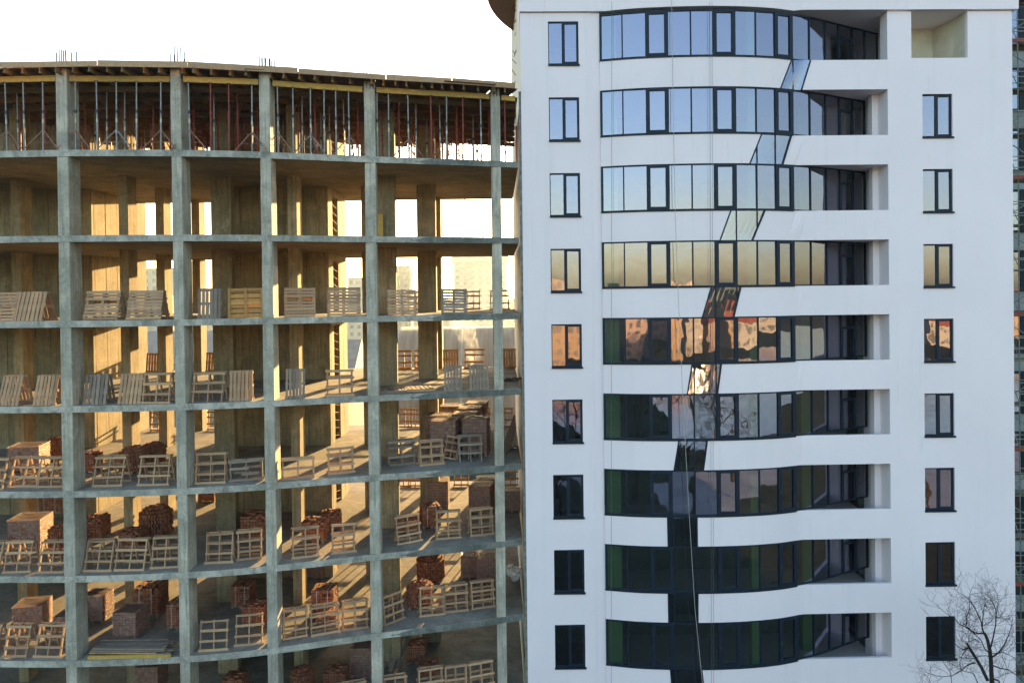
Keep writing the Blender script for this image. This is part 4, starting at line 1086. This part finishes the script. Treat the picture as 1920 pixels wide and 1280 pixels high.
# ------------------------------------------------------------------ buildings: far behind the frame and across the yard
FARW = [m_plain('far_wall_%s' % n, c, .9, .06, .1) for n, c in (('cream', (.34, .32, .27)), ('grey', (.25, .26, .25)), ('ochre', (.34, .24, .15)), ('pink', (.32, .24, .20)))]
ROOF = m_plain('red_roof', (.30, .09, .05), .8, .15, 1); ROOFG = m_plain('grey_roof', (.16, .16, .17), .7, .15, 1)
WINM = m_plain('far_window', (.11, .11, .11), .15, .1, 3, .6)
winmesh = {}
def block(x, y, w_, d, h, m, label, face=-1, floors=None, roof=None, cols=None, cat='building', group=None, z0=0):
    e = empty('apartment_block', (x, y, z0), 0, label, cat, group)
    MB().box(-w_ / 2, w_ / 2, -d / 2, d / 2, 0, h).build('wall', m, e)
    fl = floors or max(2, int(h / 3.1)); cs = cols or max(2, int(w_ / 3.2))
    ww, wh = w_ / cs * .45, h / fl * .5
    key = (round(ww, 2), round(wh, 2))
    if key not in winmesh: winmesh[key] = MB().box(-ww / 2, ww / 2, -.06, .06, -wh / 2, wh / 2).mesh('window', WINM)
    for i in range(fl):
        for j in range(cs):
            if len(e.children) > 250: break
            link('window', winmesh[key], e, (-w_ / 2 + w_ / cs * (j + .5), face * d / 2, h / fl * (i + .55)))
    if roof:
        hr = roof
        MB().add([(-w_ / 2 - .5, -d / 2 - .5, h), (w_ / 2 + .5, -d / 2 - .5, h), (w_ / 2 + .5, d / 2 + .5, h), (-w_ / 2 - .5, d / 2 + .5, h), (-w_ / 2 - .5 + d * .3, 0, h + hr), (w_ / 2 + .5 - d * .3, 0, h + hr)],
                 [(0, 1, 5, 4), (2, 3, 4, 5), (0, 4, 3), (1, 2, 5), (0, 3, 2, 1)]).build('roof', ROOF, e)
    else:
        MB().box(-w_ / 2 - .3, w_ / 2 + .3, -d / 2 - .3, d / 2 + .3, h, h + .5).build('cornice', ROOFG, e)
    return e
# seen through the frame
e = block(-16, 400, 27, 18, 37.5, FARW[0], 'hazy tall apartment block seen through the frame near the tower', cols=7)
for i in range(11): MB().box(-13.4, -5, -10.2, -9.2, 2 + i * 3.3, 3 + i * 3.3).build('balcony', FARW[1], e)
MB().box(-14.5, 14.5, -10.2, 9.5, 37.5, 40.6).build('roof_storey', FARW[1], e)
block(-63, 330, 12, 14, 28, FARW[0], 'hazy flat block seen left of the fourth column', cols=4); block(-58, 332, 3.5, 14, 33, FARW[1], 'hazy lift tower block seen left of the fourth column', cols=1)
block(-47.5, 340, 6, 12, 33.2, FARW[2], 'hazy narrow tower block seen right of the fourth column', cols=2)
block(-152, 330, 20, 14, 33, FARW[0], 'pale distant block seen between the first and second columns', cols=6)
block(-175, 300, 24, 14, 26, FARW[1], 'low grey distant block seen near the second column', cols=7)
block(-128, 260, 26, 14, 21, FARW[1], 'low grey distant block seen beside the second column', cols=7)
# arched hangar
hg = empty('arched_hangar', (7, 104, 0), 0, 'long arched concrete hangar seen through the frame behind the smoke', 'hangar')
mb = MB(); pts = [(-9 * cos(pi * i / 20), 16.0 * sin(pi * i / 20) ** .6) for i in range(21)]
vs = [(x, a, b) for x in (-22, 30) for a, b in pts]; n = len(pts)
mb.add(vs, [(i, i + 1, n + i + 1, n + i) for i in range(n - 1)] + [tuple(range(n)), tuple(range(2 * n - 1, n - 1, -1))])
hm = m_plain('streaked_hangar', (.15, .125, .11), .8, .3, 1.2, .3, 0, .1, (1, .1, .06)); sh = mb.build('shell', hm, hg, smooth=True)
for p_ in list(sh.data.polygons)[-2:]: p_.use_smooth = False
for i in range(13): MB().add([(p_[0] * 0 + (-22 + i * 4.2 + s_), p_[0], p_[1] + .06) for s_ in (0, .18) for p_ in pts], [(j, j + 1, n + j + 1, n + j) for j in range(n - 1)]).build('rib', FARW[1], hg)
e = block(-30, 112, 14, 12, 8.2, FARW[1], 'low house with grey gable roof seen left of the fourth column', roof=None)
MB().add([(-8, -7, 8.7), (8, -7, 8.7), (8, 7, 8.7), (-8, 7, 8.7), (-8, 0, 14), (8, 0, 14)], [(0, 1, 5, 4), (2, 3, 4, 5), (0, 4, 3), (1, 2, 5)]).build('gable_roof', ROOFG, e)
e = block(-70, 150, 30, 12, 9, FARW[3], 'low pink building with grey roof seen between first and second columns')
MB().add([(-16, -7, 9.5), (16, -7, 9.5), (16, 7, 9.5), (-16, 7, 9.5), (-16, 0, 14), (16, 0, 14)], [(0, 1, 5, 4), (2, 3, 4, 5), (0, 4, 3), (1, 2, 5)]).build('gable_roof', ROOFG, e)
# hills
hl = m_plain('far_hills', (.07, .075, .055), 1.0, .2, .01, 0)
def hills(y, h, seed, name='hills'):
    mb = MB(); n = 60; vs = []
    for j, (dy, f) in enumerate(((-120, 0), (0, 1), (160, 0))):
        for i in range(n + 1):
            x = -900 + 1800 * i / n; hh = h * (.6 + .5 * noise.noise(Vector((x * .004, seed, 0))) + .15 * noise.noise(Vector((x * .02, seed, 3))))
            vs.append((x, y + dy, max(.2, hh * f) - .3 * (1 - f)))
    fs = [(j * (n + 1) + i, j * (n + 1) + i + 1, (j + 1) * (n + 1) + i + 1, (j + 1) * (n + 1) + i) for j in range(2) for i in range(n)]
    mb.add(vs, fs); tag(mb.build(name, hl, smooth=True), kind='structure')
hills(640, 30, 1.0); hills(-560, 34, 4.0)
sm = empty('smoke_plume', (0, 0, 0)) if False else None
smb = MB(); sn = 10; svs = []
for j in range(8):
    zz = 13.2 + j * .85; rr_ = .25 + .12 * j; cx = -2.6 - .13 * j - .02 * j * j
    for i in range(sn): svs.append((cx + cos(2 * pi * i / sn) * rr_ * 1.1, 60 + sin(2 * pi * i / sn) * rr_, zz))
smb.add(svs, [(j * sn + i, j * sn + (i + 1) % sn, (j + 1) * sn + (i + 1) % sn, (j + 1) * sn + i) for j in range(7) for i in range(sn)] + [tuple(range(sn - 1, -1, -1)), tuple(range(7 * sn, 8 * sn))])
smo = smb.build('smoke', None); sm_ = bpy.data.materials.new('smoke'); sm_.use_nodes = True; stt = sm_.node_tree; stt.nodes.clear()
so_ = stt.nodes.new('ShaderNodeOutputMaterial'); sv_ = stt.nodes.new('ShaderNodeVolumePrincipled'); sv_.inputs['Color'].default_value = (.95, .95, .95, 1); sv_.inputs['Anisotropy'].default_value = .5
sr_ = ramp(sm_, noise_tex(sm_, coords(sm_, (1, 1, .6)), 1.1, 4, .6, .8), [(.45, (0, 0, 0)), (.7, (.22, .22, .22))])
stt.links.new(sr_, sv_.inputs['Density']); stt.links.new(sv_.outputs[0], so_.inputs['Volume']); smo.data.materials.append(sm_); tag(smo, kind='stuff')
hz = MB().box(-300, 330, -300, 430, -1, 43).build('haze', None)
hm_ = bpy.data.materials.new('haze'); hm_.use_nodes = True; ht = hm_.node_tree; ht.nodes.clear()
ho = ht.nodes.new('ShaderNodeOutputMaterial'); hv = ht.nodes.new('ShaderNodeVolumePrincipled')
hv.inputs['Color'].default_value = (.70, .84, .95, 1); hv.inputs['Density'].default_value = .0003; hv.inputs['Anisotropy'].default_value = .55
ht.links.new(hv.outputs[0], ho.inputs['Volume']); hz.data.materials.append(hm_); tag(hz, kind='stuff')
# across the yard (mirrored in the glass)
yard = [(25, -190, 26, 14, 15, 2, 5, 'ochre'), (-8, -180, 22, 14, 13, 0, 4, 'cream'), (52, -205, 20, 16, 16, 0, 5, 'cream'), (82, -215, 30, 14, 10, 3, 4, 'pink'), (125, -225, 26, 14, 11, 2, 4, 'ochre'),
        (165, -220, 30, 14, 9, 0, 4, 'cream'), (-40, -200, 26, 14, 17, 3, 5, 'pink'), (40, -270, 40, 16, 25, 0, None, 'pale'), (215, -260, 40, 16, 15, 2, 5, 'ochre'), (8, -250, 30, 16, 23, 3, None, 'pink'), (260, -250, 40, 14, 12, 0, 5, 'cream')]
for i, (x, y, w_, d, h, mi, rf, cn) in enumerate(yard):
    block(x, y, w_, d, h, FARW[mi], 'sunlit %s house %s mirrored in the tower glass, %s across the yard' % (cn, 'with red roof' if rf else 'with flat roof', ORD[i]), 1, roof=rf, group='sunlit houses mirrored in the glass')
# a striped banner wall and a white tent
st = empty('striped_banner', (17, -95, 0), 0, 'tall green yellow and red striped banner mirrored in the tower glass', 'banner')
for i, c in enumerate(((.18, .02, .02), (.5, .38, .03), (.03, .14, .04))): MB().box(-3, 3, -.05, .05, 3 + i * 1.6, 4.6 + i * 1.6).build('stripe', m_plain('banner_stripe', c, .8), st)
for x in (-3.1, 3.1): MB().tube((x, 0, 0), (x, 0, 8), .08).build('post', STEEL, st)
print('all', len(bpy.data.objects))
